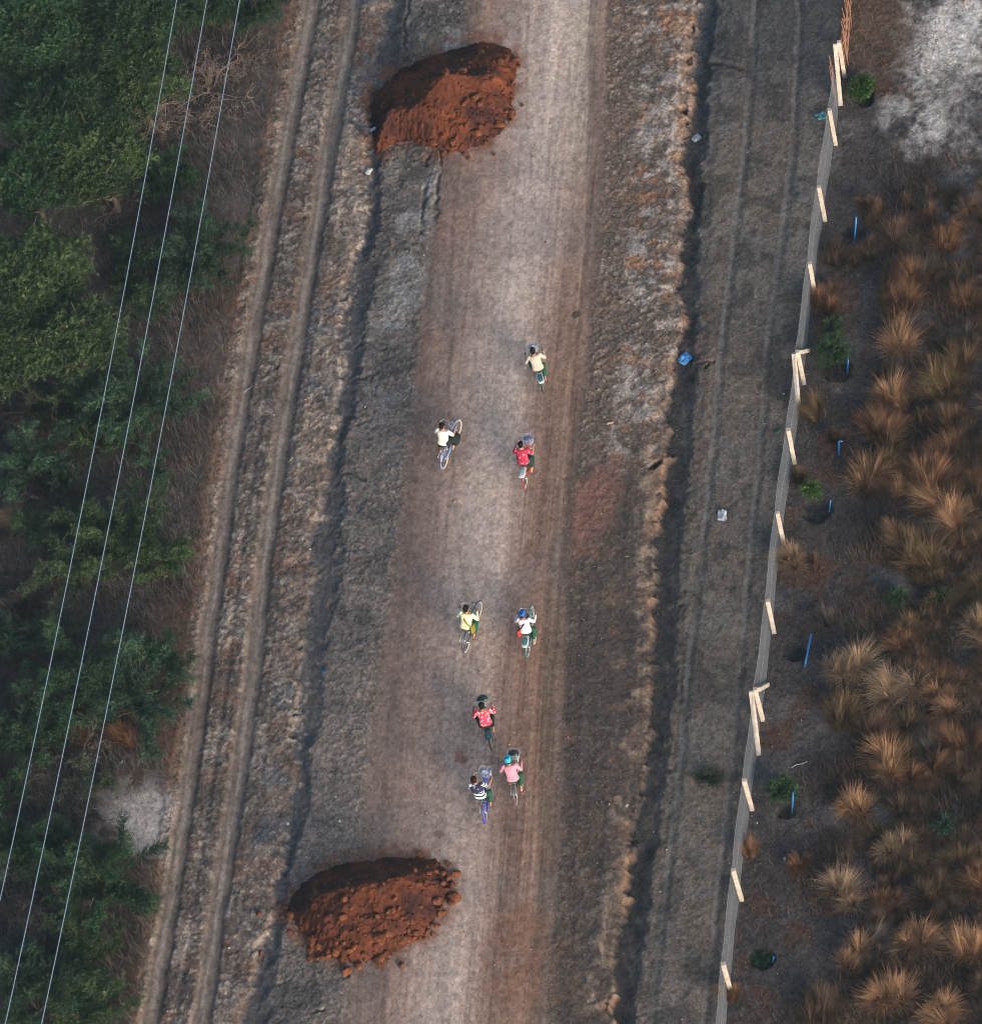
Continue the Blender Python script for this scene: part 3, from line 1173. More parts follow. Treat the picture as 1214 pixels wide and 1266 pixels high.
def tree(name, x, y, rpx, zc, kind, label, cat, seed, group=None, dens=1.0, lobes=9, flat=.62, leaf=.11, asp=1.0, bare=.12):
    """crown centred on a pixel at height zc: a trunk with limbs to a ring of leaf clumps; gaps stay between them"""
    r = np.random.default_rng(seed)
    R0 = rpx/42.0*1.12
    c = Vector(px(x, y, zc))
    g = Vector((c.x, c.y, gz(c.x, c.y)))
    root = empty(name, g)
    tag(root, label, cat, group)
    C = np.array([0, 0, zc-g.z])
    lines = []
    lob = []
    for k in range(lobes):
        a = 2*math.pi*(k*.382)+r.uniform(-.4, .4)
        q = R0*math.sqrt((k+.4)/lobes)*.92*r.uniform(.85, 1.12)
        lob.append((C+np.array([q*math.cos(a)*asp, q*math.sin(a), R0*flat*(.55-.75*(q/R0)**2)*r.uniform(.5, 1.15)]), R0*r.uniform(.15, .30)))
    hk = C[2]*.38
    b0 = Vector((0, 0, -.15))
    tr = max(.05, .045*R0+.03)
    kn = Vector((r.normal(0, .1), r.normal(0, .1), hk))
    lines.append(([b0, kn*.5, kn], [tr*1.25, tr, tr*.85], .45))
    for (p, q) in lob:
        e = Vector(p)
        m1 = kn.lerp(e, .5)+Vector(r.normal(0, .10*R0, 3))
        lines.append(([kn, m1, e, e+Vector(r.normal(0, .25*q, 3))+Vector((0, 0, q*.5))], [tr*.55, tr*.36, tr*.16, .008], .5))
        for j in range(5):
            d = Vector(r.normal(size=3)); d.z = abs(d.z)*.5; d.normalize()
            s0 = m1.lerp(e, r.uniform(.2, 1))
            lines.append(([s0, s0+d*q*.6+Vector((0, 0, .05)), s0+d*q*1.15], [tr*.14, .010, .005], r.uniform(.4, .8)))
    for j in range(int(bare*40)):                # dead twigs standing clear of the leaves
        p, q = lob[r.integers(lobes)]
        d = Vector(r.normal(size=3)); d.z = abs(d.z); d.normalize()
        s0 = Vector(p)+d*q*.4
        lines.append(([s0, s0+d*q*.7+Vector(r.normal(0, .06, 3)), s0+d*q*1.3+Vector(r.normal(0, .1, 3))], [.014, .010, .004], r.uniform(.6, 1)))
    tm = tint_tubes("trunk", lines, 5)
    link("trunk", tm, mk_tint("bark", *BARK, .9), root)
    lv = Leaves()
    for (p, q) in lob:
        n = int(210*dens*(q*q+.15*q)/.25)
        d = unit(r.normal(size=(n, 3)))
        d[:, 2] = np.abs(d[:, 2])*.95-.12
        rad = q*r.uniform(.35, 1.0, (n, 1))**.6*(1+.25*r.normal(size=(n, 1)))
        B = p[None]+d*rad*np.array([1, 1, .8])
        tone = .5+.20*r.normal()+.17*r.normal(size=n)+.16*d[:, 2]
        lv.sprays(B, d+.45*r.normal(size=(n, 3))+np.array([0, 0, .15]), r.uniform(.18, .42, n)*min(1, .5+R0*.4), 11, leaf, r, tint=tone)
    cr = lv.mesh("crown")
    link("crown", cr, mk_tint("leaf_"+kind, *GREENS[kind], .6, trans=.2, var=.18), root)
    return root


def thorn_shrub(name, x, y, rpx, zc, kind, label, cat, seed, group=None, nb=26, dens=1.0, asp=1.0, leaf=.085):
    """many arching branches from one foot, feathered with small leaflets along both sides"""
    r = np.random.default_rng(seed)
    R0 = rpx/42.0*(1.22 if rpx > 15 else 1)
    c = Vector(px(x, y, zc*.8))
    g = Vector((c.x, c.y, gz(c.x, c.y)))
    root = empty(name, g)
    tag(root, label, cat, group)
    lines = []
    lv = Leaves()
    for k in range(nb):
        a = 2*math.pi*k/nb*1.0+r.uniform(-.25, .25)
        ln = R0*r.uniform(.55, 1.12)
        h = zc*r.uniform(.7, 1.55)
        dx, dy = math.cos(a)*asp, math.sin(a)
        ox, oy = r.normal(0, .22*R0, 2)
        ln *= .85
        P = []
        bend = r.normal(0, .9)
        for t in np.linspace(0, 1, 7):
            P.append(Vector((ox*min(1, t*2)+dx*ln*t-dy*bend*t*t*ln*.5, oy*min(1, t*2)+dy*ln*t+dx*bend*t*t*ln*.5, h*(1.7*t-.95*t*t)*1.2)))
        lines.append((P, [.022, .018, .015, .012, .009, .007, .004], r.uniform(.2, .7)))
        ns = int(34*dens*(.5+ln))
        t = r.uniform(.22, 1.0, ns)
        A = np.array([list(p) for p in P])
        ti = t*6
        i0 = np.minimum(ti.astype(int), 5)
        f = (ti-i0)[:, None]
        B = A[i0]*(1-f)+A[i0+1]*f+r.normal(0, .03, (ns, 3))
        T = unit(A[i0+1]-A[i0])
        S = unit(np.cross(T, np.array([0, 0, 1.0])))*np.where(r.random(ns) > .5, 1, -1)[:, None]
        D = T*.75+S*r.uniform(.4, 1.1, (ns, 1))+np.array([0, 0, .2])+.2*r.normal(size=(ns, 3))
        lv.sprays(B, D, r.uniform(.16, .42, ns), 12, leaf, r, droop=.2, tint=.45+.14*r.normal()+.10*r.normal(size=ns))
    link("trunk", tint_tubes("trunk", lines, 4), mk_tint("bark", *BARK, .9), root)
    link("crown", lv.mesh("crown"), mk_tint("leaf_"+kind, *GREENS[kind], .6, trans=.2, var=.18), root)
    return root


def dead_bush(x, y, rpx, h, label, seed, n=26, tone=(.35, .8), asp=1.0, rot=0.0):
    r = np.random.default_rng(seed)
    R0 = rpx/42.0
    c = gp(x, y)
    o0 = c
    lines = []

    def grow(p, d, ln, rad, lev):
        P = [p]
        rr = [rad]
        q = p.copy()
        dd = d.copy()
        for k in range(4):
            dd = (dd+Vector(r.normal(0, .22, 3))+Vector((0, 0, -.05*k))).normalized()
            q = q+dd*ln/4
            P.append(q.copy())
            rr.append(rad*(1-.2*(k+1)))
        lines.append((P, [max(a, .004) for a in rr], r.uniform(*tone)))
        if lev < 3:
            for k in range(3 if lev else 4):
                i = int(r.integers(1, 5))
                e = (dd*.6+Vector(r.normal(0, .6, 3))).normalized()
                grow(P[i], e, ln*r.uniform(.4, .65), rad*.58, lev+1)
    for k in range(n):
        a = rot+r.uniform(-math.pi, math.pi)
        d = Vector((math.cos(a)*asp, math.sin(a), r.uniform(.15, .55))).normalized()
        d.z *= h/R0*1.4
        grow(Vector((r.normal(0, .12*R0), r.normal(0, .12*R0), 0)), d.normalized(), R0*r.uniform(.6, 1.0), .015, 0)
    root = link("dead_bush", tint_tubes("dead_bush", lines, 3), mk_tint("dead_twig", (.035, .028, .027), (.30, .235, .20), .9, var=.12))
    root.location = o0
    tag(root, label, "dead bush", "leafless bushes in the scrub")
    return root


def tuft(x, y, rpx, kind, label, seed, h=None, group="dry grass tufts right of the fence", lean=(0, 0), open_=1.0):
    """clump of arching dry blades; the pixel marks the middle of its foliage"""
    r = np.random.default_rng(seed)
    R0 = rpx/42.0*.95
    h = h or (.45+.55*R0)
    c = Vector(px(x, y, h*.45))
    g = Vector((c.x, c.y, gz(c.x, c.y)))
    R0 *= 1.22
    h *= 1.3
    n = int(450+1250*min(R0, 1.0))
    ns = int(r.integers(3, 7))
    sb = r.normal(0, .26*R0, (ns, 2))
    sl = r.normal(0, .36, (ns, 2))+np.array([-.10, .12])
    sk = r.uniform(.6, 1.15, ns)
    w_ = r.integers(0, ns, n)
    a = r.uniform(0, 2*math.pi, n)
    q = np.sqrt(r.uniform(0, 1, n))
    reach = R0*q*.85*r.uniform(.5, 1.15, n)*open_*sk[w_]
    hh = h*r.uniform(.5, 1.12, n)*(1.12-.5*q)*sk[w_]
    b0 = np.stack([sb[w_, 0]+np.cos(a)*R0*.13*q+r.normal(0, .02, n), sb[w_, 1]+np.sin(a)*R0*.13*q+r.normal(0, .02, n), np.full(n, -.03)], -1)
    a2 = a+r.normal(0, .8, n)
    tip = b0+np.stack([np.cos(a2)*reach+(lean[0]+sl[w_, 0]*.6)*hh, np.sin(a2)*reach+(lean[1]+sl[w_, 1]*.6)*hh, hh], -1)
    tip[:, 2] = hh
    tw = r.uniform(0, math.pi, n)
    w = r.uniform(.003, .0075, n)
    side = np.stack([np.cos(a2+math.pi/2+.5*np.sin(tw)), np.sin(a2+math.pi/2+.5*np.sin(tw)), .3*np.cos(tw)], -1)
    ts = (0, .35, .7, 1.0)
    rows = []
    droop = r.uniform(.05, .45, n)
    for t in ts:
        P = b0+(tip-b0)*np.array([t**1.25, t**1.25, 1.0])*np.array([1, 1, 1])
        P[:, 2] = b0[:, 2]+(hh)*(t*(1+droop)-droop*t*t*1.0-(droop*.55*t**4))
        ww = (w*(1-.85*t**1.5))[:, None]
        rows += [P-side*ww, P+side*ww]
    V = np.stack(rows, 1).reshape(-1, 3)
    i = np.arange(n)[:, None]*8
    Q = np.concatenate([i+np.array([[0, 1, 3, 2]]), i+np.array([[2, 3, 5, 4]]), i+np.array([[4, 5, 7, 6]])])
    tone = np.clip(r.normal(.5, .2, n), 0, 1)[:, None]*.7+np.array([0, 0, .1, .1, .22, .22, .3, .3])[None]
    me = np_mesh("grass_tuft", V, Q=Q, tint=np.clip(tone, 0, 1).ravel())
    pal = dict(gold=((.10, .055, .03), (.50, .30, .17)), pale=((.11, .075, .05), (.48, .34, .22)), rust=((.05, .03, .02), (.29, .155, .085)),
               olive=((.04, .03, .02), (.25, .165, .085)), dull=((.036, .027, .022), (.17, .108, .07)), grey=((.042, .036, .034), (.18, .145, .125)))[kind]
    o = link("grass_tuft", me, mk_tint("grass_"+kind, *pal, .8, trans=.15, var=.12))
    o.location = g
    o.rotation_euler = (0, 0, r.uniform(0, 6.28) if lean == (0, 0) else 0)
    tag(o, label, "grass tuft", group)
    return o


def blades(name, X, Y, r, h, w, spread, tone, m, label, cat):
    """many loose blades or twigs over the ground as one mass"""
    n = len(X)
    Z = terrain(X, Y)-.02
    a = r.uniform(0, 2*math.pi, n)
    hh = h*r.uniform(.3, 1.2, n)
    sp = spread*r.uniform(.2, 1.2, n)
    b = np.stack([X, Y, Z], -1)
    d = np.stack([np.cos(a)*sp, np.sin(a)*sp, hh], -1)
    a3 = a+math.pi/2+r.normal(0, .3, n)
    s = np.stack([np.cos(a3), np.sin(a3), np.zeros(n)], -1)*(w*r.uniform(.6, 1.3, n))[:, None]
    kink = np.stack([r.normal(0, .1, n)*sp, r.normal(0, .1, n)*sp, .12*hh], -1)
    mid = b+d*.55+kink
    tip = b+d
    P1 = np.stack([b-s, b+s, mid+s*.8, mid-s*.8], 1)
    P2 = np.stack([mid-s*.8, mid+s*.8, tip+s*.25, tip-s*.25], 1)
    lv = Leaves()
    t = np.clip(tone+.2*r.normal(size=n), 0, 1)
    lv.quads(P1, t)
    lv.quads(P2, t)
    o = link(name, lv.mesh(name), m)
    tag(o, label, cat, kind="stuff")
    return o


def scatter(r, n, u0, u1, v0, v1):
    uu, vv = r.uniform(u0, u1, n), r.uniform(v0, v1, n)
    X, Y, k = [], [], 0
    d = F[None]+((uu-CX)/FPX)[:, None]*R[None]-((vv-CY)/FPX)[:, None]*U[None]
    t = -CAM[2]/d[:, 2]
    P = CAM[None]+d*t[:, None]
    return P[:, 0], P[:, 1], uu, vv


def build_scrub():
    r = np.random.default_rng(21)
    # leafless brush on the left
    X, Y, u, v = scatter(r, 330000, -160, 420, -120, 1400)
    lim = np.interp(v, [0, 200, 420, 640, 900, 1266], [300, 260, 235, 225, 205, 150])
    edge = L('rutA', v)-16
    keep = (r.random(len(u)) < np.clip(1.05-(u-lim)/60, .10, 1)) & (u < edge) & (fbm(X, Y, 1.3, 3, 301) > .40+.10*r.normal(size=len(u)))
    dd = np.hypot((u-172)/62, (v-1010)/55)
    keep &= (dd > 1) | (r.random(len(u)) < .12)
    X, Y = X[keep], Y[keep]
    tone = .38+.9*(fbm(X, Y, 1.7, 3, 303)-.5)
    blades("dry_brush", X, Y, r, .32, .0045, .30, tone, mk_tint("brush", (.028, .026, .028), (.22, .185, .165), .9, var=.02),
           "tangled grey-brown leafless brush covering the ground under the left-hand trees", "brush")
    # rusty leaf litter and weeds along the left edge of the ruts
    X, Y, u, v = scatter(r, 60000, 120, 400, -80, 1340)
    e = L('rutA', v)-14-u
    keep = (e > 0) & (r.random(len(u)) < np.exp(-e/45.0)) & (fbm(X, Y, 1.1, 4, 305) > .46)
    X, Y = X[keep], Y[keep]
    blades("verge_weeds", X, Y, r, .09, .006, .09, .45+1.0*(fbm(X, Y, .8, 3, 307)-.5), mk_tint("rusty_weed", (.045, .030, .024), (.22, .125, .08), .9, var=.02),
           "low rust-brown weeds along the left edge of the rutted track", "weeds")
    # dark burnt-looking stubble right of the fence
    X, Y, u, v = scatter(r, 520000, 880, 1330, -80, 1400)
    e = u-L('fen', v)
    m = fbm(X, Y, 1.3, 4, 309)
    dens = np.clip(.10+.9*sst(55, 130, e)*sst(150, 260, v), 0, 1)*sst(.34, .52, m)
    keep = (e > 12) & (r.random(len(u)) < dens)
    X, Y, u = X[keep], Y[keep], u[keep]
    tone = .34+1.1*(fbm(X, Y, 1.9, 3, 311)-.5)
    blades("dead_stubble", X, Y, r, .28, .004, .22, tone, mk_tint("stubble", (.024, .020, .021), (.20, .135, .095), .9, var=.02),
           "dark dead undergrowth between the grass tufts right of the fence", "undergrowth")
    # sparse bits of dry grass on the fence-side track and the right verge
    X, Y, u, v = scatter(r, 42000, 690, 1010, -60, 1330)
    ew = u-L('rdit', v)
    keep = (np.abs(ew) > 14) & (u > L('rdR', v)+8) & (u < L('fen', v)+4) & (fbm(X, Y, .7, 4, 313) > .56)
    X, Y = X[keep], Y[keep]
    blades("short_grass", X, Y, r, .06, .006, .08, .45+.9*(fbm(X, Y, .8, 3, 315)-.5), mk_tint("short_dry_grass", (.035, .03, .026), (.20, .15, .11), .9, var=.02),
           "thin short dry grass on the track beside the fence and the ditch banks", "grass")


def build_gravel():
    r = np.random.default_rng(77)
    X, Y, u, v = scatter(r, 90000, 200, 1010, -50, 1320)
    rl, rr = L('rdL', v), L('rdR', v)
    w = np.where((u > rl+5) & (u < rr-8), .22, np.where(u > L('rdit', v), .13, .30))
    w = w*np.where((np.abs(u-L('rutA', v)) < 12) | (np.abs(u-L('rutB', v)) < 12), .1, 1)*(.35+1.3*sst(.42, .62, fbm(X, Y, 1.0, 3, 401)))
    w = np.where((np.abs(u-L('ldit', v)) < 16), .05, w)
    w = np.where(u < L('rutA', v)-14, .05, w)
    keep = r.random(len(u)) < w
    X, Y = X[keep], Y[keep]
    n = len(X)
    Z = terrain(X, Y)
    base = np.array([[1, 0, 0], [0, 1, 0], [-1, 0, 0], [0, -1, 0], [0, 0, 1], [0, 0, -1]], float)
    tri = np.array([[0, 1, 4], [1, 2, 4], [2, 3, 4], [3, 0, 4], [1, 0, 5], [2, 1, 5], [3, 2, 5], [0, 3, 5]])
    s = .009*np.exp(r.normal(0, .5, n))
    P = base[None]*s[:, None, None]*r.uniform(.6, 1.3, (n, 6, 3))*np.array([1, 1, .7])
    a = r.uniform(0, 6.28, n)
    ca, sa = np.cos(a)[:, None], np.sin(a)[:, None]
    x, y = P[..., 0]*ca-P[..., 1]*sa, P[..., 0]*sa+P[..., 1]*ca
    V = np.stack([x+X[:, None], y+Y[:, None], P[..., 2]+Z[:, None]+s[:, None]*.3], -1).reshape(-1, 3)
    T = (tri[None]+(np.arange(n)*6)[:, None, None]).reshape(-1, 3)
    t = np.clip(r.beta(1.6, 2.2, n), 0, 1)
    me = np_mesh("gravel", V, T=T, tint=np.repeat(t, 6))
    o = link("gravel", me, mk_tint("pebble", (.09, .07, .058), (.55, .47, .40), .9, var=.02))
    tag(o, "small pebbles and crumbs of earth strewn over the road verges", "gravel", kind="stuff")
# ------------------------------------------------------------------ planting list
def build_left_plants():
    T = [
        (40, 45, 70, 3.0, 'deep', "broad dark green tree filling the top left corner of the photo"),
        (150, 40, 62, 2.8, 'deep', "dark green tree at the top edge just left of the leftmost power cable"),
        (175, 105, 52, 2.3, 'olive', "yellow-green leafy tree crossed by the leftmost cable beside the bare brush heap"),
        (70, 150, 66, 2.8, 'deep', "big deep green tree by the left edge below the corner tree"),
        (125, 200, 58, 2.5, 'olive', "olive green tree with pale bare twigs poking out of its lower right side"),
        (35, 225, 52, 2.6, 'deep', "dense green tree against the left edge above the yellow-speckled one"),
        (45, 340, 62, 2.4, 'olive', "loose yellow-speckled olive tree by the left edge, a third of the way down"),
        (95, 420, 54, 2.2, 'olive', "olive tree with thin crown just left of the leftmost cable, below the yellow-speckled one"),
        (20, 440, 45, 2.2, 'olive', "small olive tree cut by the left edge above the leafless thicket"),
    ]
    for k, (x, y, r, z, kd, lab) in enumerate(T):
        tree("tree", x, y, r, z, kd, lab, "tree", 100+k, "leafy trees along the left edge", dens=.95, lobes=24 if r > 55 else 18, bare=.7 if kd == 'olive' else .35)
    S = [
        (208, 225, 34, .8, 'deep', 22, "small dark green shrub between the left and middle cables below the bare brush heap"),
        (243, 322, 52, 1.0, 'blue', 30, "round blue-green thorn shrub under the rightmost cable with its tip near the ruts"),
        (178, 492, 56, 1.0, 'blue', 32, "blue-green feathery shrub spreading toward the ruts between middle and right cables"),
        (120, 510, 36, .9, 'blue', 20, "dim blue-green shrub under the leftmost cable beside the leafless thicket"),
        (30, 575, 40, 1.0, 'blue', 18, "shadowy teal shrub at the left edge beside the straw-coloured clump"),
        (138, 668, 62, 1.1, 'olive', 34, "wide olive green feathery shrub halfway down between the cables"),
        (200, 690, 32, .6, 'olive', 14, "thin yellowish spray of shrub right of the rightmost cable at mid height"),
        (95, 835, 50, 1.1, 'deep', 26, "dark green shrub under the middle cable two thirds of the way down"),
        (165, 860, 55, 1.0, 'blue', 30, "feathery green shrub right of the cables reaching almost to the rutted track"),
        (200, 815, 24, .6, 'deep', 10, "narrow upright green branch shrub close beside the left rut"),
        (205, 25, 22, .6, 'deep', 10, "little green bush at the top edge between left and middle cables"),
        (312, 6, 40, .9, 'deep', 22, "green bush on the top edge beside the start of the ruts"),
        (258, 16, 26, .8, 'deep', 14, "green bush on the top edge just left of the rightmost cable"),
        (128, 1090, 55, 1.1, 'deep', 32, "bright-edged green shrub beside the pale salt patch near the lower left"),
        (15, 1045, 40, 1.1, 'deep', 20, "green shrub cut by the left edge in the lower left, crossed by the leftmost cable"),
        (95, 1180, 46, .9, 'olive', 22, "olive green weedy shrub in the lower left right of the bare tangle"),
        (40, 1235, 48, 1.0, 'blue', 24, "dark blue-green shrub in the bottom left corner"),
        (110, 1250, 36, .8, 'olive', 16, "olive shrub on the bottom edge right of the rightmost cable"),
        (55, 905, 30, .8, 'deep', 12, "low green shrub between left and middle cables above the rusty dead brush"),
    ]
    for k, (x, y, r, z, kd, nb, lab) in enumerate(S):
        thorn_shrub("shrub", x, y, r*1.08, z, kd, lab, "shrub", 200+k, "feathery thorn shrubs left of the ruts", nb=nb, dens=1.35)
    r = np.random.default_rng(4)
    n = 0
    while n < 32:
        x, y = r.uniform(-30, 235), r.uniform(270, 1300)
        lim = np.interp(y, [270, 420, 640, 900, 1000, 1266], [200, 200, 190, 165, 90, 120])
        if x > lim or (x < 110 and y < 470):
            continue
        thorn_shrub("shrub", x, y, r.uniform(17, 30), r.uniform(.35, .8), ['deep', 'blue', 'olive', 'dusty', 'dusty'][r.integers(5)], "small loose bush in the tangled scrub under the cables", "shrub", 900+n,
                    "small loose bushes in the scrub", nb=int(r.integers(7, 13)), dens=.9)
        n += 1
    D = [
        (262, 112, 62, .9, 40, (.45, .95), "large heap of pale bare branches between the cables and the ruts near the top"),
        (205, 150, 44, .7, 26, (.55, 1.0), "pinkish bare brush heap crossing the leftmost cable near the top"),
        (300, 70, 40, .6, 18, (.2, .6), "dark leafless bush under the green bush at the head of the ruts"),
        (135, 262, 34, .8, 14, (.3, .7), "sparse bare bush in the dark gap between trees, left of the leftmost cable"),
        (60, 520, 66, 1.0, 44, (.05, .4), "dark tangled leafless thicket at the left edge just above mid height"),
        (30, 655, 45, .8, 26, (.1, .5), "grey leafless bush at the left edge beside the leftmost cable"),
        (45, 740, 50, .9, 30, (.05, .4), "dark bare bush under the leftmost cable below mid height"),
        (85, 930, 50, .7, 32, (.3, .75), "rusty brown dead brush between the middle and right cables"),
        (30, 960, 48, .8, 28, (.05, .45), "dark bare tangle at the left edge above the lower left shrubs"),
        (62, 1165, 62, .8, 38, (.3, .8), "pale grey fan of bare branches in the lower left crossed by the cables"),
        (20, 1130, 40, .8, 20, (.1, .5), "dim bare bush against the left edge near the bottom"),
        (120, 1010, 36, .6, 18, (.1, .4), "dark bare twigs on the left side of the pale salt patch"),
    ]
    for k, (x, y, r, h, n, tn, lab) in enumerate(D):
        dead_bush(x, y, r, h, lab, 300+k, n=n, tone=tn)
    G = [
        (12, 640, 24, 'pale', "straw-coloured dry clump at the left edge left of the leftmost cable"),
        (22, 745, 20, 'grey', "greyish dry clump at the left edge below the straw-coloured one"),
        (92, 915, 22, 'rust', "rusty grass clump between the middle and right cables in the scrub"),
        (20, 870, 24, 'grey', "dull grey-brown clump at the left edge by the leftmost cable"),
        (70, 1120, 18, 'grey', "small grey tuft between middle and right cables at lower left"),
        (150, 910, 20, 'rust', "rusty tuft under the feathery shrub that nears the ruts"),
    ]
    for k, (x, y, r, kd, lab) in enumerate(G):
        tuft(x, y, r, kd, lab, 350+k, group="dry clumps in the left-hand scrub")


def build_tufts():
    A = [
        (1205, 262, 22, 'rust', "rusty tuft cut by the right edge below the white salt patch"),
        (1165, 298, 24, 'rust', "rust-brown tuft below the salt patch, uppermost clump away from the right edge"),
        (1122, 328, 26, 'rust', "rust-brown tuft level with the second blue pipe pit, left of the right-edge clumps"),
        (1112, 375, 34, 'rust', "wide rust-brown tuft above the big golden clumps at upper right"),
        (1190, 368, 22, 'rust', "flat rusty tuft by the right edge above the olive clump"),
        (1104, 432, 30, 'gold', "pale golden tuft right of the weeping green sapling"),
        (1107, 490, 32, 'gold', "big bright golden tuft directly below the one beside the weeping sapling"),
        (1098, 522, 28, 'rust', "rust-red grass skirt just below the big bright golden tuft"),
        (1166, 470, 30, 'olive', "spiky olive-gold tuft right of the big bright golden tuft"),
        (1188, 448, 26, 'olive', "dull olive tuft near the right edge, a third of the way down"),
        (1177, 514, 22, 'dull', "low dull brown tuft between the spiky olive-gold one and the right edge"),
        (1070, 585, 26, 'gold', "golden tuft nearest the fence-side pits at mid height"),
        (1098, 567, 28, 'olive', "olive brown tuft touching the golden one at mid height"),
        (1148, 588, 38, 'rust', "broad rusty brown tuft in the middle of the right-hand scrub"),
        (1113, 606, 15, 'gold', "small golden tuft between two larger ones just above mid height"),
        (1181, 624, 31, 'gold', "bright splayed golden tuft by the right edge at mid height"),
        (1110, 663, 24, 'gold', "golden spray with leaning stalks above the broad olive clump"),
        (1130, 692, 42, 'olive', "broad olive-brown clump just below mid height, the widest on the right"),
        (978, 687, 25, 'pale', "round golden tuft growing right against the fence"),
        (1204, 770, 26, 'pale', "pale tuft on the right edge level with the long lying blue pipe"),
        (1023, 764, 14, 'grey', "small greyish tuft beside the top of the long blue pipe"),
        (1053, 815, 34, 'pale', "large straw-pale tuft right of the long blue pipe"),
        (1097, 855, 30, 'pale', "straw-coloured tuft to the lower right of the large straw-pale one"),
        (1166, 866, 24, 'gold', "bright golden tuft standing alone near the right edge two thirds down"),
        (1050, 880, 36, 'olive', "dark olive clump of long stalks right of the lower braced post"),
        (1070, 906, 26, 'dull', "brown stalky tuft under the dark olive clump"),
        (1094, 941, 32, 'gold', "big orange-gold tuft below the brown stalky tuft"),
        (1057, 996, 22, 'gold', "compact golden tuft right of the bushy sapling with the blue pipe"),
        (1104, 1056, 32, 'pale', "large pale fountain-shaped tuft in the lower right"),
        (1040, 1107, 28, 'pale', "spiky pale tuft of separate stalks in the lower right"),
        (1123, 1158, 26, 'gold', "amber tuft in the lower right above the big bottom clump"),
        (1077, 1172, 28, 'grey', "greyish brown tuft left of the amber one in the lower right"),
        (1093, 1228, 34, 'gold', "big amber clump near the bottom edge"),
        (1200, 1172, 32, 'gold', "large golden tuft on the right edge near the bottom"),
        (1170, 1250, 28, 'gold', "golden upright tuft on the bottom edge near the right corner"),
        (1207, 1085, 26, 'rust', "rusty gold tuft cut by the right edge above the large golden one"),
        (1020, 1252, 26, 'dull', "brown stalky tuft on the bottom edge, nearest to the fence"),
        (1187, 917, 22, 'rust', "rusty tuft near the right edge below the solitary bright one"),
        (1140, 956, 24, 'rust', "low rust-brown tuft right of the big orange-gold one"),
        (1143, 1108, 22, 'dull', "dim brown tuft right of the large pale fountain-shaped one"),
        (1050, 1188, 20, 'gold', "thin golden spray at lower right, left of the big amber clump"),
        (927, 1050, 12, 'rust', "small rusty tuft against the fence in the lower third"),
        (988, 1067, 13, 'rust', "small red-brown tuft between fence and the spiky pale tuft"),
        (905, 1228, 14, 'rust', "rusty tuft at the foot of the lowest fence post"),
        (1012, 372, 22, 'rust', "rusty brown grass at the foot of the third post above the weeping sapling"),
        (1002, 505, 20, 'olive', "olive weedy tuft just right of the upper braced post's foot"),
        (986, 590, 12, 'olive', "small olive weed touching the mesh above the golden tuft at the fence"),
        (1002, 690, 11, 'dull', "small dull tuft beside the golden tuft at the fence"),
    ]
    for k, (x, y, r, kd, lab) in enumerate(A):
        ln = (-.35, .1) if 'lean' in lab else (0, 0)
        tuft(x, y, r, kd, lab, 500+k, h=.85 if 'against the fence' in lab and r > 20 else None, lean=ln, open_=.9 if r > 30 else 1.1)
    r = np.random.default_rng(9)
    n = 0
    while n < 205:
        x, y = r.uniform(1010, 1300), r.uniform(215, 1330)
        if x < 1076+28*math.sin(y*.02) and r.random() < .92:
            continue
        tuft(x, y, r.uniform(13, 30), ['dull', 'rust', 'grey', 'olive', 'dull', 'dull'][r.integers(6)], "low dim brown clump in the dark undergrowth between the brighter tufts", 700+n,
             h=r.uniform(.25, .55), group="low dim clumps in the right-hand undergrowth")
        n += 1


def small_plant(x, y, rpx, zc, kind, label, seed, nb=14, leaf=.085):
    return thorn_shrub("sapling", x, y, rpx, zc, kind, label, "sapling", seed, "young plants by the fence", nb=nb, dens=1.0, leaf=leaf)


def pipe(a, b, za, zb, rad, label, m, elbow=None):
    A, B = Vector(gp(*a)), Vector(px(b[0], b[1], zb))
    A.z += za
    mb = MB()
    P = [Vector((0, 0, 0)), (B-A)*.5, B-A]
    if elbow:
        E = Vector(px(elbow[0], elbow[1], zb))
        P += [(B-A).lerp(E-A, .15)+Vector((0, 0, .02)), E-A]
    mb.tube(P, rad, 10)
    mb.tube([P[0]-(P[1]-P[0]).normalized()*.01, P[0]+(P[1]-P[0]).normalized()*.06], rad*1.25, 10)
    o = mb.build("water_pipe", m)
    o.location = A
    tag(o, label, "pipe", "blue plastic pipes by the planting pits")


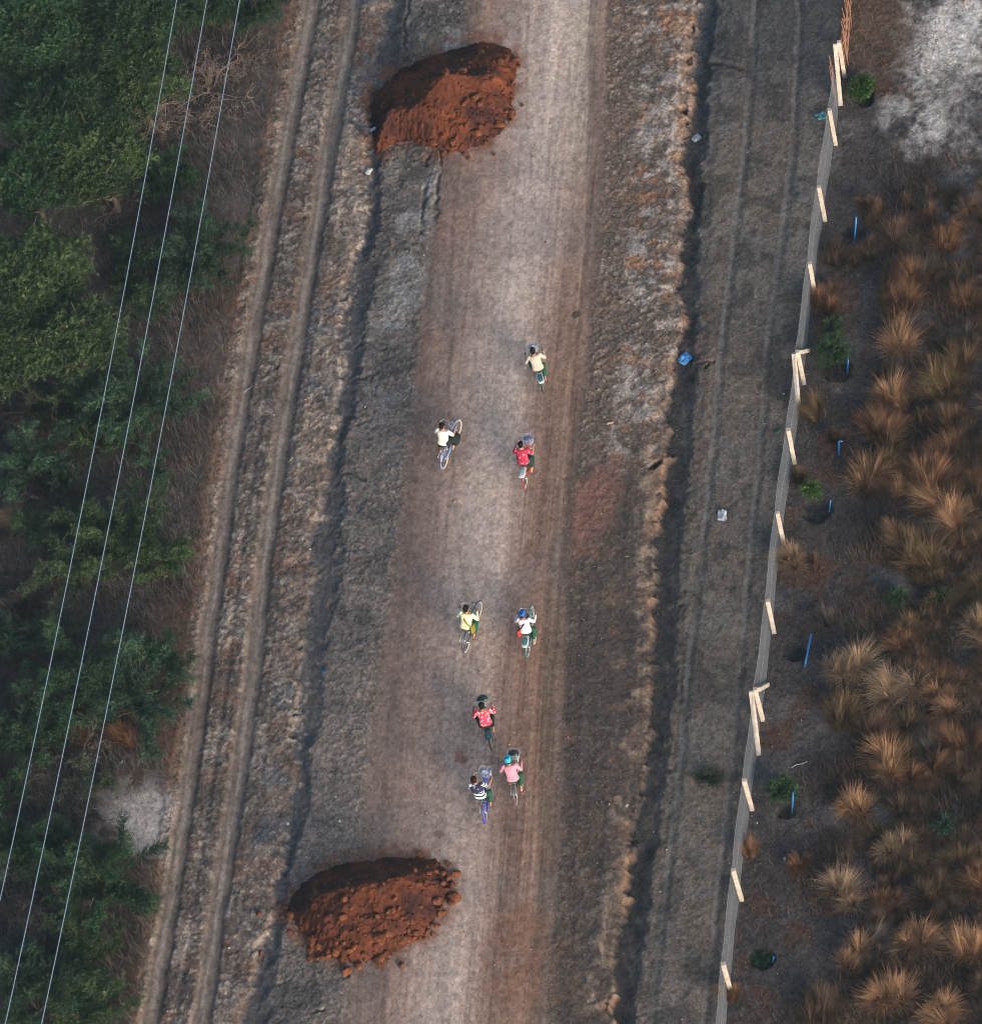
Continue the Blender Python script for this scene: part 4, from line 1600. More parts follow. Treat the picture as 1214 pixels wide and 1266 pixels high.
def litter(name, x, y, w, h, c, label, cat, seed, stiff=.35, c2=None):
    r = np.random.default_rng(seed)
    g = gp(x, y)
    n = 15
    X, Y = np.meshgrid(np.linspace(-.5, .5, n), np.linspace(-.5, .5, n))
    k = 1-.22*np.abs(fbm(X+seed, Y, .4, 2, seed))-.25*(X*X+Y*Y)
    Z = stiff*min(w, h)*(fbm(X+3*seed, Y, .22, 3, seed+1)*1.2)*(1-1.6*np.maximum(np.abs(X), np.abs(Y))**2)
    V = np.stack([X*w*k, Y*h*k, Z], -1).reshape(-1, 3)
    V2 = V*np.array([.99, .99, 1])-np.array([0, 0, .012])
    i = (np.arange(n-1)[None]+np.arange(n-1)[:, None]*n).ravel()
    q = np.stack([i, i+1, i+1+n, i+n], -1)
    m = n*n
    b = np.concatenate([np.arange(n-1), np.arange(n-1)*n+n-1, np.arange(n*n-1, n*n-n, -1), np.arange(n*(n-1), 0, -n)])
    b2 = np.roll(b, -1)
    Q = np.concatenate([q, q[:, ::-1]+m, np.stack([b2, b, b+m, b2+m], -1)])
    me = np_mesh(name, np.concatenate([V, V2]), Q=Q, smooth=False)
    o = link(name, me, mk(name+"_"+str(seed), c, .5, c2, 6, bump=.01))
    a = r.uniform(0, 6.28)
    o.location = g+Vector((0, 0, .015))
    o.rotation_euler = (0, 0, a)
    tag(o, label, cat)
    return o


def rock(name, x, y, s, c, label, seed, flat=.5):
    me = clod_mesh(seed).copy()
    o = link(name, me, mk(name+str(seed), c, .9, None, 5, bump=.02))
    o.location = gp(x, y, s*.2)
    o.scale = (s, s*.8, s*flat)
    o.rotation_euler = (0, 0, seed)
    tag(o, label, "stone")
    return o


def stick(x0, y0, x1, y1, rad, c, label, name="stick", cat="stick"):
    A, B = gp(x0, y0, rad), gp(x1, y1, rad)
    mb = MB()
    d = B-A
    s = Vector((-d.y, d.x, 0))*.07
    mb.tube([Vector((0, 0, 0)), d*.35+s, d*.7-s*.4, d], [rad, rad, rad*.8, rad*.6], 7)
    o = mb.build(name, mk(name+"_"+str(int(x0)), c, .8, None, 20))
    o.location = A
    tag(o, label, cat)


def build_bits():
    blue = mk("blue_plastic", (.02, .20, .52), .35, (.015, .14, .40), 12, bump=0, spec=.5)
    small_plant(1064, 107, 9, .35, 'bright', "bright green sapling in the pit beside the topmost braced post", 401, 20, .10)
    small_plant(1031, 432, 15, .7, 'deep', "weeping green sapling beside its pit, right of the upper braced post", 402, 26)
    small_plant(1003, 608, 6, .45, 'bright', "tiny yellow-green sapling over a wide dark pit at mid height", 403, 10, .09)
    small_plant(966, 978, 13, .4, 'deep', "bushy green sapling with a blue pipe beside it near the lower braced post", 404, 18)
    small_plant(941, 1183, 9, .0, 'deep', "small green plant down in the lowest dark pit", 405, 8)
    small_plant(1110, 741, 7, .2, 'deep', "tiny bright green weed in the dark undergrowth, left one of two", 406, 8)
    small_plant(1161, 742, 6, .2, 'deep', "tiny green weed in the dark undergrowth, right one of two", 407, 8)
    small_plant(1166, 1023, 7, .2, 'blue', "tiny teal green weed alone in the lower right undergrowth", 408, 8)
    small_plant(879, 962, 10, .12, 'dusty', "low green weed between the two wheel lines of the fence-side track", 409, 4)
    small_plant(1030, 405, 9, .3, 'deep', "small green shoot just above the weeping sapling", 410, 7)
    pipe((1056, 301), (1058.5, 268), .0, .9, .026, "blue pipe standing at the second planting pit from the top", blue)
    pipe((1047.5, 461), (1048.5, 443), .0, .45, .024, "short blue pipe on the right rim of the weeping sapling's pit", blue)
    pipe((1037, 562), (1037, 546), .0, .4, .026, "blue pipe with a bent elbow at its top end", blue, elbow=(1042, 545.5))
    pipe((1025, 633), (1027, 618), .0, .35, .018, "thin blue pipe on the rim of the tiny sapling's wide pit", blue)
    pipe((995, 825), (1003, 783), .03, .25, .030, "long blue pipe lying between the fence and the straw-pale tuft", blue)
    pipe((979, 1006), (980.5, 980), .0, .6, .026, "blue pipe beside the bushy sapling near the lower braced post", blue)
    pipe((955.5, 1190), (956.5, 1183), .0, .3, .02, "short blue pipe at the lowest dark pit", blue)
    litter("plastic_bag", 847, 445, .52, .44, (.04, .24, .68), "crumpled bright blue plastic bag in the right-hand ditch", "bag", 11, c2=(.16, .38, .62))
    litter("plastic_sheet", 893, 638, .46, .34, (.75, .75, .78), "crumpled white plastic sheet on the fence-side track", "litter", 12, c2=(.30, .32, .38))
    litter("sack", 861, 171, .26, .34, (.42, .46, .50), "pale grey sack lying in the upper right-hand ditch", "sack", 13)
    litter("rag", 459, 161, .14, .42, (.50, .54, .58), "whitish rag at the left tip of the upper dirt mound", "litter", 14)
    litter("paper", 456, 212, .30, .24, (.55, .56, .54), "scrap of pale paper in the left ditch below the upper mound", "litter", 15)
    litter("cloth", 1015, 144, .40, .34, (.06, .20, .24), "teal cloth caught at the foot of the mesh near the fence top", "cloth", 16)
    litter("paper", 356, 1019, .12, .10, (.55, .58, .58), "tiny white paper scrap in the lower left ditch", "litter", 17)
    litter("paper", 420, 1016, .10, .08, (.6, .6, .6), "tiny white paper scrap on the shoulder above the lower mound", "litter", 18)
    litter("plastic_bag", 399, 831, .16, .12, (.02, .12, .30), "tiny dark blue plastic scrap by the left ditch", "litter", 19)
    litter("paper", 970, 1063, .16, .08, (.55, .55, .52), "small whitish scrap right of the fence in the lower third", "litter", 20)
    litter("paper", 212, 6, .14, .10, (.6, .6, .6), "white paper scrap at the top edge beside the leftmost cable", "litter", 22)
    litter("paper", 775, 997, .12, .10, (.6, .58, .55), "white paper scrap on the bank of the right-hand ditch", "litter", 23)
    litter("plastic_bag", 962, 534, .10, .22, (.02, .16, .09), "small green plastic strip beside the mesh at mid height", "litter", 24)
    litter("paper", 150, 943, .16, .10, (.30, .33, .45), "pale blue scrap beside the rightmost cable above the salt patch", "litter", 25)
    rock("stone", 992, 245, .26, (.17, .16, .15), "flat grey stone on the track left of the fence", 31, .35)
    rock("stone", 640, 1205, .05, (.3, .2, .15), "small pale stone on the road near the bottom", 32)
    stick(750, 525, 759, 522.5, .04, (.42, .27, .17), "short pale stick lying on the right road verge")
    stick(301, 486, 312, 477, .012, (.5, .38, .28), "thin pale stick lying across the left rut")
    stick(772, 688, 778, 688, .012, (.4, .32, .25), "thin twig on the brown right verge below mid height")
    stick(978, 950, 998, 942, .014, (.55, .55, .55), "pale bent strip of plastic beyond the lower braced post", "plastic_strip", "litter")
    stick(1192, 1, 1193, 4, .03, (.5, .25, .12), "short orange stick at the top edge near the salt patch")
    top1 = build_pile(PILE1, "rust-red dirt mound with a sunlit lower face, upper of the two on the road", 1.0, .80,
                      [(500, 165, 560, 128, .30, .8), (545, 130, 612, 112, .25, .55), (500, 150, 470, 160, .10, .5)], 11)
    clods(PILE1, top1, 5, 34, 62, (.42, .72), "rust-red clod of earth on or beside the upper dirt mound", "earth clods of the upper mound",
          extra=[(580, 197, 2.5), (612, 193, 2), (628, 80, 3), (622, 88, 4), (630, 72, 2.5), (592, 140, 4.5), (582, 146, 4)])
    top2 = build_pile(PILE2, "rust-red dirt mound ringed by loose clods, lower of the two on the road", .95, .80,
                      [(400, 1125, 500, 1108, .32, .8), (440, 1140, 410, 1150, .15, .5)], 12)
    clods(PILE2, top2, 6, 62, 85, (.42, .95), "rust-red clod of earth on or beside the lower dirt mound", "earth clods of the lower mound",
          extra=[(497, 1196, 4.2), (472, 1196, 4.2), (444, 1196, 4), (485, 1166, 5), (517, 1161, 3.5), (536, 1158, 3), (520, 1058, 3), (541, 1072, 2.6), (384, 1176, 4.5), (383, 1187, 4), (400, 1186, 4),
                 (354, 1122, 4), (349, 1134, 3.5), (360, 1133, 4), (321, 1131, 3.4), (322, 1178, 3.4), (345, 1118, 2.6), (362, 1104, 2.4), (540, 1148, 3), (491, 1142, 3.5), (430, 1152, 4.5), (433, 1134, 4)])
# ------------------------------------------------------------------ bicycles and riders
# local frame of a bicycle: x right, y forward, z up, origin under the rear axle
WR = .325


def build_wheel(root, cy, rim_m, tyre_m, steel):
    w = MB()
    w.tube([(-.05, cy, WR), (.05, cy, WR)], .022, 10)
    for k in range(28):
        a = 2*math.pi*k/28
        s = 1 if k % 2 else -1
        w.tube([(s*.03, cy+.02*math.cos(a+.5*s), WR+.02*math.sin(a+.5*s)), (0, cy+(WR-.03)*math.cos(a), WR+(WR-.03)*math.sin(a))], .0016, 3, cap=False)
    wh = w.build("wheel", steel, root)
    t = MB()
    t.ring((0, cy, WR), WR-.016, .017, n=44, m=7)
    t.build("tyre", tyre_m, wh)
    r = MB()
    r.ring((0, cy, WR), WR-.036, .0125, n=44, m=6)
    r.build("rim", rim_m, wh)
    return wh


def build_bike(A, B, label, frame_c, rim_c=(.55, .52, .48), tyre_c=(.06, .055, .05), guard_c=None, basket=None, rack=None, seat_c=(.02, .02, .02), phase=0.6, steer=0.0):
    d = B-A
    rz = math.atan2(-d.x, d.y)
    root = empty("bicycle", A, rz)
    tag(root, label, "bicycle", "bicycles ridden along the dirt road")
    key = "%d_%d" % (abs(A.x)*100, abs(A.y)*100)
    fm = mk("bike_paint_"+key, frame_c, .35, None, 20, bump=0, spec=.5)
    steel = mk("bright_steel", (.55, .57, .60), .3, (.40, .41, .43), 30, metal=.7, bump=0)
    dark = mk("black_rubber", (.03, .03, .032), .7, None, 30, bump=0)
    rim = mk("rim_"+key, rim_c, .4, None, 30, bump=0)
    tyre = mk("tyre_"+key, tyre_c, .8, None, 30, bump=0)
    gm = mk("guard_"+key, guard_c or frame_c, .35, None, 20, bump=0, spec=.5)
    WB = 1.06
    bb = Vector((0, .43, .29))
    st = Vector((0, .24, .80))
    hd0, hd1 = Vector((0, .90, .60)), Vector((0, .84, .88))
    build_wheel(root, 0, rim, tyre, steel)
    build_wheel(root, WB, rim, tyre, steel)
    m = MB()
    m.tube([bb, Vector((0, .27, .72))], .016, 8)
    m.tube([hd0-Vector((0, -.02, .02)), hd1], .020, 8)
    m.tube([bb, Vector((0, .68, .40)), hd0], .017, 8)                      # low swept tubes of a step-through frame
    m.tube([Vector((0, .38, .43)), Vector((0, .66, .54)), hd0+Vector((0, -.01, .13))], .014, 8)
    for s in (-1, 1):
        m.tube([bb+Vector((s*.03, 0, 0)), Vector((s*.055, 0, WR))], .010, 6)
        m.tube([Vector((s*.02, .29, .64)), Vector((s*.055, 0, WR))], .008, 6)
    m.build("frame", fm, root)
    f = MB()
    for s in (-1, 1):
        f.tube([hd0+Vector((s*.045, .01, 0)), Vector((s*.055, 1.0, .42)), Vector((s*.055, WB, WR))], [.013, .011, .008], 7)
    f.tube([hd0+Vector((-.05, .01, 0)), hd0+Vector((.05, .01, 0))], .014, 7)
    f.build("fork", fm, root)
    h = MB()
    h.tube([hd1, hd1+Vector((0, -.02, .10))], .013, 8)
    c = hd1+Vector((0, .0, .11))
    P = [c+Vector((x, y, z)) for (x, y, z) in ((-.27, -.20, .02), (-.27, -.10, .03), (-.20, .03, .03), (-.07, .04, 0), (.07, .04, 0), (.20, .03, .03), (.27, -.10, .03), (.27, -.20, .02))]
    h.tube(P, .011, 8)
    hb = h.build("handlebar", steel, root)
    for s in (-1, 1):
        g = MB()
        g.tube([c+Vector((s*.27, -.21, .02)), c+Vector((s*.27, -.09, .03))], .017, 8)
        g.build("grip", dark, hb)
        b = MB()
        b.tube([c+Vector((s*.22, .00, .02)), c+Vector((s*.25, -.03, .0)), c+Vector((s*.275, -.13, -.02))], .005, 5)
        b.build("brake_lever", steel, hb)
    bl = MB()
    bl.ell(c+Vector((.10, .05, .035)), (.028, .028, .02), n=10, m=6)
    bl.build("bell", steel, hb)
    s = MB()
    s.loft([(st+Vector((0, -.13, .02)), .05, .012, (1, 0, 0), (0, 0, 1)), (st+Vector((0, -.11, .025)), .10, .03, (1, 0, 0), (0, 0, 1)), (st+Vector((0, -.03, .02)), .095, .03, (1, 0, 0), (0, 0, 1)),
            (st+Vector((0, .06, .02)), .045, .025, (1, 0, 0), (0, 0, 1)), (st+Vector((0, .14, .015)), .024, .016, (1, 0, 0), (0, 0, 1))], 14)
    s.tube([Vector((0, .27, .70)), st], .012, 7)
    s.build("saddle", mk("saddle_"+key, seat_c, .5, None, 20, bump=0), root)
    cr = MB()
    cr.ring(bb+Vector((.045, 0, 0)), .085, .005, n=28, m=4)
    for k in range(5):
        a = k*1.2566
        cr.tube([bb+Vector((.045, 0, 0)), bb+Vector((.045, .085*math.cos(a), .085*math.sin(a)))], .006, 4)
    cr.tube([bb+Vector((-.06, 0, 0)), bb+Vector((.06, 0, 0))], .014, 8)
    pd = {}
    for sx, ph in ((1, phase), (-1, phase+math.pi)):
        e = bb+Vector((sx*.07, .165*math.cos(ph), .165*math.sin(ph)))
        cr.tube([bb+Vector((sx*.06, 0, 0)), e], .009, 6)
        pd[sx] = e+Vector((sx*.055, 0, 0))
    co = cr.build("crankset", steel, root)
    for sx in (1, -1):
        p = MB()
        p.box(pd[sx], (.09, .075, .022))
        p.build("pedal", dark, co)
    g = MB()
    g.loft([(bb+Vector((.07, .10, 0)), .006, .05, (1, 0, 0), (0, 0, 1)), (bb+Vector((.07, .03, .005)), .008, .10, (1, 0, 0), (0, 0, 1)), (bb+Vector((.07, -.15, .02)), .007, .07, (1, 0, 0), (0, 0, 1)),
            (Vector((.07, .02, WR)), .006, .045, (1, 0, 0), (0, 0, 1))], 10)
    g.build("chain_guard", gm, root)
    for cy, a0, a1 in ((0, .5, 3.35), (WB, .35, 2.75)):
        q = MB()
        vs, fs = [], []
        n = 20
        for i in range(n+1):
            a = a0+(a1-a0)*i/n
            for j, (x, dr) in enumerate(((-.030, -.020), (-.018, 0), (0, .006), (.018, 0), (.030, -.020), (.018, -.004), (0, .002), (-.018, -.004))):
                r_ = WR+.022+dr
                vs.append((x, cy+r_*math.cos(a), WR+r_*math.sin(a)))
        for i in range(n):
            for j in range(8):
                fs.append((i*8+j, i*8+(j+1) % 8, (i+1)*8+(j+1) % 8, (i+1)*8+j))
        q.add(vs, fs)
        gd = q.build("mudguard", gm, root)
        if cy == 0:
            l = MB()
            l.ell((0, -.29, .52), (.028, .016, .028), n=10, m=6)
            l.build("reflector", mk("red_reflector", (.55, .02, .02), .3, None, 20, bump=0), gd)
    k = MB()
    for s in (-1, 1):
        k.tube([(s*.07, .17, .70), (s*.075, -.02, .705), (s*.07, -.24, .70)], .0065, 6)
        k.tube([(s*.075, -.10, .70), (s*.06, 0, WR)], .005, 5)
    for y in (.15, .04, -.07, -.17, -.24):
        k.tube([(-.07, y, .70), (.07, y, .70)], .005, 5)
    k.tube([(0, .17, .70), (0, -.24, .70)], .005, 5)
    rk = k.build("carrier_rack", steel, root)
    if rack:
        b = MB()
        b.loft([(Vector((0, .13, .725)), .055, .012, (1, 0, 0), (0, 0, 1)), (Vector((0, .10, .725)), .085, .018, (1, 0, 0), (0, 0, 1)), (Vector((0, -.12, .728)), .092, .018, (1, 0, 0), (0, 0, 1)),
                (Vector((0, -.24, .728)), .085, .018, (1, 0, 0), (0, 0, 1)), (Vector((0, -.27, .728)), .06, .010, (1, 0, 0), (0, 0, 1))], 16)
        pad = b.build("rack_pad", mk("pad_rim_"+key, rack[0], .5, None, 20, bump=0), root)
        e = MB()
        e.loft([(Vector((0, .05, .748)), .045, .006, (1, 0, 0), (0, 0, 1)), (Vector((0, .02, .749)), .066, .008, (1, 0, 0), (0, 0, 1)), (Vector((0, -.16, .751)), .070, .008, (1, 0, 0), (0, 0, 1)), (Vector((0, -.215, .750)), .05, .005, (1, 0, 0), (0, 0, 1))], 14)
        e.build("cushion", mk("pad_top_"+key, rack[1], .7, None, 20, bump=0), pad)
    ks = MB()
    ks.tube([(-.07, .02, .30), (-.13, -.12, .09)], .007, 6)
    ks.build("kickstand", steel, root)
    if basket:
        wv = MB()
        cyb, z0, z1 = 1.06, .66, .90
        def P_(f, k, n=28):
            a = 2*math.pi*k/n
            ca, sa = math.cos(a), math.sin(a)
            den = (abs(ca)**4+abs(sa)**4)**.25
            return Vector(((.135+.045*f)*ca/den, cyb+(.105+.035*f)*sa/den, z0+(z1-z0)*f))
        for f, rr in ((0, .004), (.2, .003), (.4, .003), (.6, .003), (.8, .003), (1, .006)):
            wv.tube([P_(f, k % 28) for k in range(29)], rr, 4, cap=False)
        for k in range(28):
            wv.tube([P_(0, k), P_(1, k)], .003, 3, cap=False)
        for x in np.linspace(-.12, .12, 8):
            wv.tube([(x, cyb-.10, z0), (x, cyb+.10, z0)], .003, 3, cap=False)
        wv.build("basket", mk("basket_"+key, basket, .4, None, 20, bump=0), root)
    if steer:
        p = Vector((0, .87, 0))
        Rm = Matrix.Rotation(steer, 3, 'Z')
        for o in root.children:
            front = o.name.split('.')[0] in ('fork', 'handlebar', 'basket')
            if o.name.split('.')[0] in ('wheel', 'mudguard'):
                front = max(v.co.y for v in o.data.vertices) > .8
            if front:
                o.location = p-Rm @ p
                o.rotation_euler = (0, 0, steer)
        c = p+Rm @ (c-p)
    return root, pd, c


def ik(a, b, l1, l2, pole):
    d = b-a
    L0 = min(d.length, (l1+l2)*.999)
    t = d.normalized()
    x = (l1*l1-l2*l2+L0*L0)/(2*L0)
    h = math.sqrt(max(l1*l1-x*x, 0))
    p = (pole-t*pole.dot(t)).normalized()
    return a+t*x+p*h, a+t*L0


def build_person(bike, pd, bar, label, shirt, leg, hair_c=(.007, .006, .007), s=1.0, fwd=.36, roll=0.0, sleeve='long', lower='trousers', cap=None, skin=(.33, .17, .10),
                 yaw=0.0, hip_x=0.0, sandal=(.04, .03, .03), wide=0.0, vest=None, collar=None):
    X, Y, Z = Vector((1, 0, 0)), Vector((0, 1, 0)), Vector((0, 0, 1))
    root_loc, rz = bike.location.copy(), bike.rotation_euler[2]
    pel = Vector((hip_x, .22, .90))
    ax = (Z+Y*fwd+X*roll).normalized()                        # spine
    side = (X-ax*X.dot(ax)).normalized()
    back = -side.cross(ax)
    back = ax.cross(side) if ax.cross(side).y < 0 else side.cross(ax)
    T = .47*s
    chest = pel+ax*T*.70
    neck = pel+ax*T*1.02
    head = neck+(ax*.6+Z*.6+Y*.15).normalized()*.165*s
    sk = mk("skin_%d" % int(skin[0]*100), skin, .55, tuple(k*.85 for k in skin), 8, bump=.002)
    b = MB()
    fr = Y*1.0

    def torso(mb, e, low=-.02, top=1.0, flare=0.0):
        secs = []
        for f, rx, ry in ((low-.10, .135, .10), (low, .155+flare, .115+flare), (.25, .145, .105), (.5, .150, .105), (.72, .172, .112), (.88, .168, .095), (.97, .11, .07), (top+.03, .055, .055)):
            secs.append((pel+ax*T*f, rx*s+e, ry*s+e, side, back))
        mb.loft(secs)
    torso(b, 0)
    b.cap(neck-ax*.04, .052*s, head-Z*.03, .050*s)
    ty = Matrix.Rotation(yaw, 3, 'Z')
    b.ell(head, (.072*s, .092*s, .108*s), ty)
    b.ell(head+ty @ Vector((0, .045, -.055))*s, (.05*s, .048*s, .055*s))                  # jaw
    b.cap(head+ty @ Vector((0, .088, .0))*s, .011*s, head+ty @ Vector((0, .106, -.028))*s, .015*s)   # nose
    for q in (-1, 1):
        b.ell(head+ty @ Vector((q*.074, .0, -.01))*s, (.012*s, .022*s, .032*s))            # ears
    sh, el, wr, kn, an = {}, {}, {}, {}, {}
    for q in (-1, 1):
        sh[q] = pel+ax*T*.90+side*(q*.165*s)
        gr = bar+Vector((q*.27, -.15, .055))
        bk = (gr-sh[q]).normalized()
        tgt = gr-Vector((0, .055, -.02))
        el[q], wr[q] = ik(sh[q], tgt, .275*s, .25*s, Vector((q*.55, -.30, -1.0)))
        b.cap(sh[q], .050*s, el[q], .038*s)
        b.cap(el[q], .037*s, wr[q], .026*s)
        fd = Vector((0, 1, 0))
        pc = wr[q]+Vector((0, .045, -.002))
        b.cap(wr[q], .025*s, pc, .028*s)
        for k in range(4):                                        # fingers over the grip
            x = (k-1.5)*.021
            l0 = (.034, .040, .038, .030)[k] if q == 1 else (.030, .038, .040, .034)[k]
            p0 = pc+Vector((x, .012, .004))
            p1 = p0+Vector((x*.12, l0, .0))
            p2 = p1+Vector((0, .016, -.024))
            p3 = p2+Vector((0, -.014, -.018))
            b.cap(p0, .0100*s, p1, .0092*s, 8)
            b.cap(p1, .0092*s, p2, .0085*s, 8)
            b.cap(p2, .0085*s, p3, .0075*s, 8)
        th0 = pc+Vector((-q*.026, -.012, -.004))
        th1 = th0+Vector((-q*.016, .024, -.018))
        th2 = th1+Vector((q*.004, .022, -.020))
        b.cap(th0, .0115*s, th1, .0105*s, 8)
        b.cap(th1, .0105*s, th2, .0085*s, 8)
        # legs: ball of the foot on the pedal
        hip = pel+X*(q*.085*s)+Z*-.02
        ped = pd[q]+Vector((q*.01, -.02, .022))
        toe_dn = .05 if ped.z > .3 else .02
        ank = ped+Vector((0, -.13, .085+toe_dn))
        kn[q], an[q] = ik(hip, ank, .43*s, .42*s, Vector((q*.28, 1, .25)))
        b.cap(hip, .088*s, kn[q], .055*s)
        b.cap(kn[q], .053*s, an[q], .033*s)
        hl = an[q]+Vector((0, -.035, -.055))
        b.cap(an[q], .034*s, hl, .030*s)
        b.cap(hl, .030*s, ped+Vector((0, .03, .028)), .030*s)
        for k in range(5):
            x = (k-2)*.014
            p0 = ped+Vector((x, .04, .026))
            b.cap(p0, .011, p0+Vector((x*.25, .045-.006*abs(k-2+q), -.004)), .009, 6)
    o = b.build("person", sk, None, remesh=.0075*s)
    o.location = root_loc
    o.rotation_euler = (0, 0, rz)
    tag(o, label, "person", "cyclists riding up the dirt road")

    # clothes
    c = MB()
    torso(c, .016, low=-.06, top=.96, flare=.022)
    for q in (-1, 1):
        if sleeve == 'long':
            c.cap(sh[q], .066*s, el[q], .053*s)
            e2 = el[q].lerp(wr[q], .88)
            c.cap(el[q], .052*s, e2, .039*s)
        else:
            e2 = sh[q].lerp(el[q], .72)
            c.cap(sh[q], .068*s, e2, .062*s)
    c.build("shirt", shirt, o, remesh=.010, relax=4)
    t = MB()
    t.loft([(pel+ax*(T*f), rx*s, ry*s, side, back) for f, rx, ry in ((-.26, .12, .10), (-.14, .168, .135), (0, .168, .13), (.12, .16, .122))])
    for q in (-1, 1):
        hip = pel+X*(q*.085*s)+Z*-.02
        t.cap(hip, .104*s, kn[q], .076*s)
        if lower == 'trousers':
            t.cap(kn[q], .075*s, kn[q].lerp(an[q], .72), .064*s)
        else:
            t.cap(kn[q], .078*s, kn[q].lerp(an[q], .62), .074*s)
    if wide:
        t.cap(pel+X*.10, .12, kn[1]+X*wide, .12)
        t.cap(kn[1]+X*wide, .12, kn[1].lerp(an[1], .5)+X*wide*.8, .11)
    if lower == 'longyi':
        mk_ = (kn[-1]+kn[1])/2
        for f in (.3, .6, .95):
            a1 = pel.lerp(kn[1], f); a2 = pel.lerp(kn[-1], f)
            t.cap(a1, .085*s, a2, .085*s)
        for f in (.15, .35, .5):
            a1 = kn[1].lerp(an[1], f); a2 = kn[-1].lerp(an[-1], f)
            a3 = (a1+a2)/2
            t.cap(a1, .07*s, a3+X*.03, .06*s)
    t.build("trousers" if lower == 'trousers' else "longyi", leg, o, remesh=.010, relax=4)
    if collar is not None:
        k = MB()
        k.ring(neck-ax*.025, .062*s, .016, ax=ax, n=24, m=6)
        k.build("collar", collar, o)
    if vest is not None:                                       # patterned upper part of the shirt
        k = MB()
        secs = []
        for f, rx, ry in ((.42, .150, .107), (.5, .152, .107), (.72, .174, .114), (.88, .168, .096), (.95, .12, .075)):
            secs.append((pel+ax*T*f, rx*s+.024, ry*s+.024, side, back))
        k.loft(secs)
        k.build("vest", vest, o, remesh=.010, relax=3)
    hm = mk("hair_%d" % int(hair_c[0]*1000), hair_c, .6, tuple(k*.5 for k in hair_c), 60, bump=.004, spec=.12)
    hr = MB()
    hr.ell(head+ty @ Vector((0, -.014, .022))*s, (.083*s, .098*s, .106*s), ty)
    hr.ell(head+ty @ Vector((0, -.045, -.035))*s, (.072*s, .065*s, .08*s), ty)
    rr = np.random.default_rng(int(abs(root_loc.x*100)))
    for k in range(26):
        dd = Vector(rr.normal(size=3)); dd.z = abs(dd.z); dd.y -= .3; dd.normalize()
        pt = head+Vector((0, -.014, .022))*s+Vector((dd.x*.078, dd.y*.092, dd.z*.10))*s
        hr.ell(pt, (.026*s, .026*s, .018*s), n=8, m=6)
    hr.build("hair", hm, o, remesh=.009, relax=1)
    for q in (-1, 1):
        e = MB()
        e.ell(head+ty @ Vector((q*.030, .084, .012))*s, (.014*s, .008*s, .009*s), n=10, m=6)
        e.build("eye", mk("eye_dark", (.02, .015, .012), .3, None, 20, bump=0), o)
    e = MB()
    e.ell(head+ty @ Vector((0, .092, -.055))*s, (.024*s, .009*s, .008*s), n=10, m=6)
    e.build("mouth", mk("lips", (.30, .10, .08), .5, None, 20, bump=0), o)
    for q in (-1, 1):
        e = MB()
        ped = pd[q]+Vector((q*.01, -.02, .022))
        hl = an[q]+Vector((0, -.045, -.083))
        e.loft([(hl+Vector((0, -.02, -.004)), .030, .010, (1, 0, 0), (0, 0, 1)), (hl.lerp(ped, .3), .036, .012, (1, 0, 0), (0, 0, 1)), (ped+Vector((0, .03, -.006)), .045, .012, (1, 0, 0), (0, 0, 1)), (ped+Vector((0, .10, -.006)), .03, .010, (1, 0, 0), (0, 0, 1))], 12)
        e.tube([ped+Vector((-.04, .0, .0)), ped+Vector((-.02, .03, .062)), ped+Vector((.02, .03, .062)), ped+Vector((.04, .0, .0))], .009, 6)
        e.build("sandal", mk("sandal_%d" % int(sandal[0]*100), sandal, .7, None, 20, bump=0), o)
    if cap is not None:
        k = MB()
        cc = head+ty @ Vector((0, -.006, .045))*s
        secs = []
        for i in range(8):
            a = math.pi/2*i/7.3
            secs.append((cc+Z*(.088*s*math.sin(a)), .098*s*math.cos(a), .112*s*math.cos(a), ty @ X, ty @ Y))
        k.loft([(cc-Z*.03, .098*s, .112*s, ty @ X, ty @ Y)]+secs, 20)
        k.loft([(cc+ty @ Vector((0, .07, -.012)), .088*s, .006, ty @ X, Z), (cc+ty @ Vector((0, .125, -.016)), .080*s, .006, ty @ X, Z), (cc+ty @ Vector((0, .168, -.028)), .045*s, .004, ty @ X, Z)], 12)
        k.build("cap", cap, o)
    inf = dict(pel=pel, ax=ax, side=side, back=back, T=T, s=s, loc=root_loc, rz=rz, sh=sh)
    return o, inf


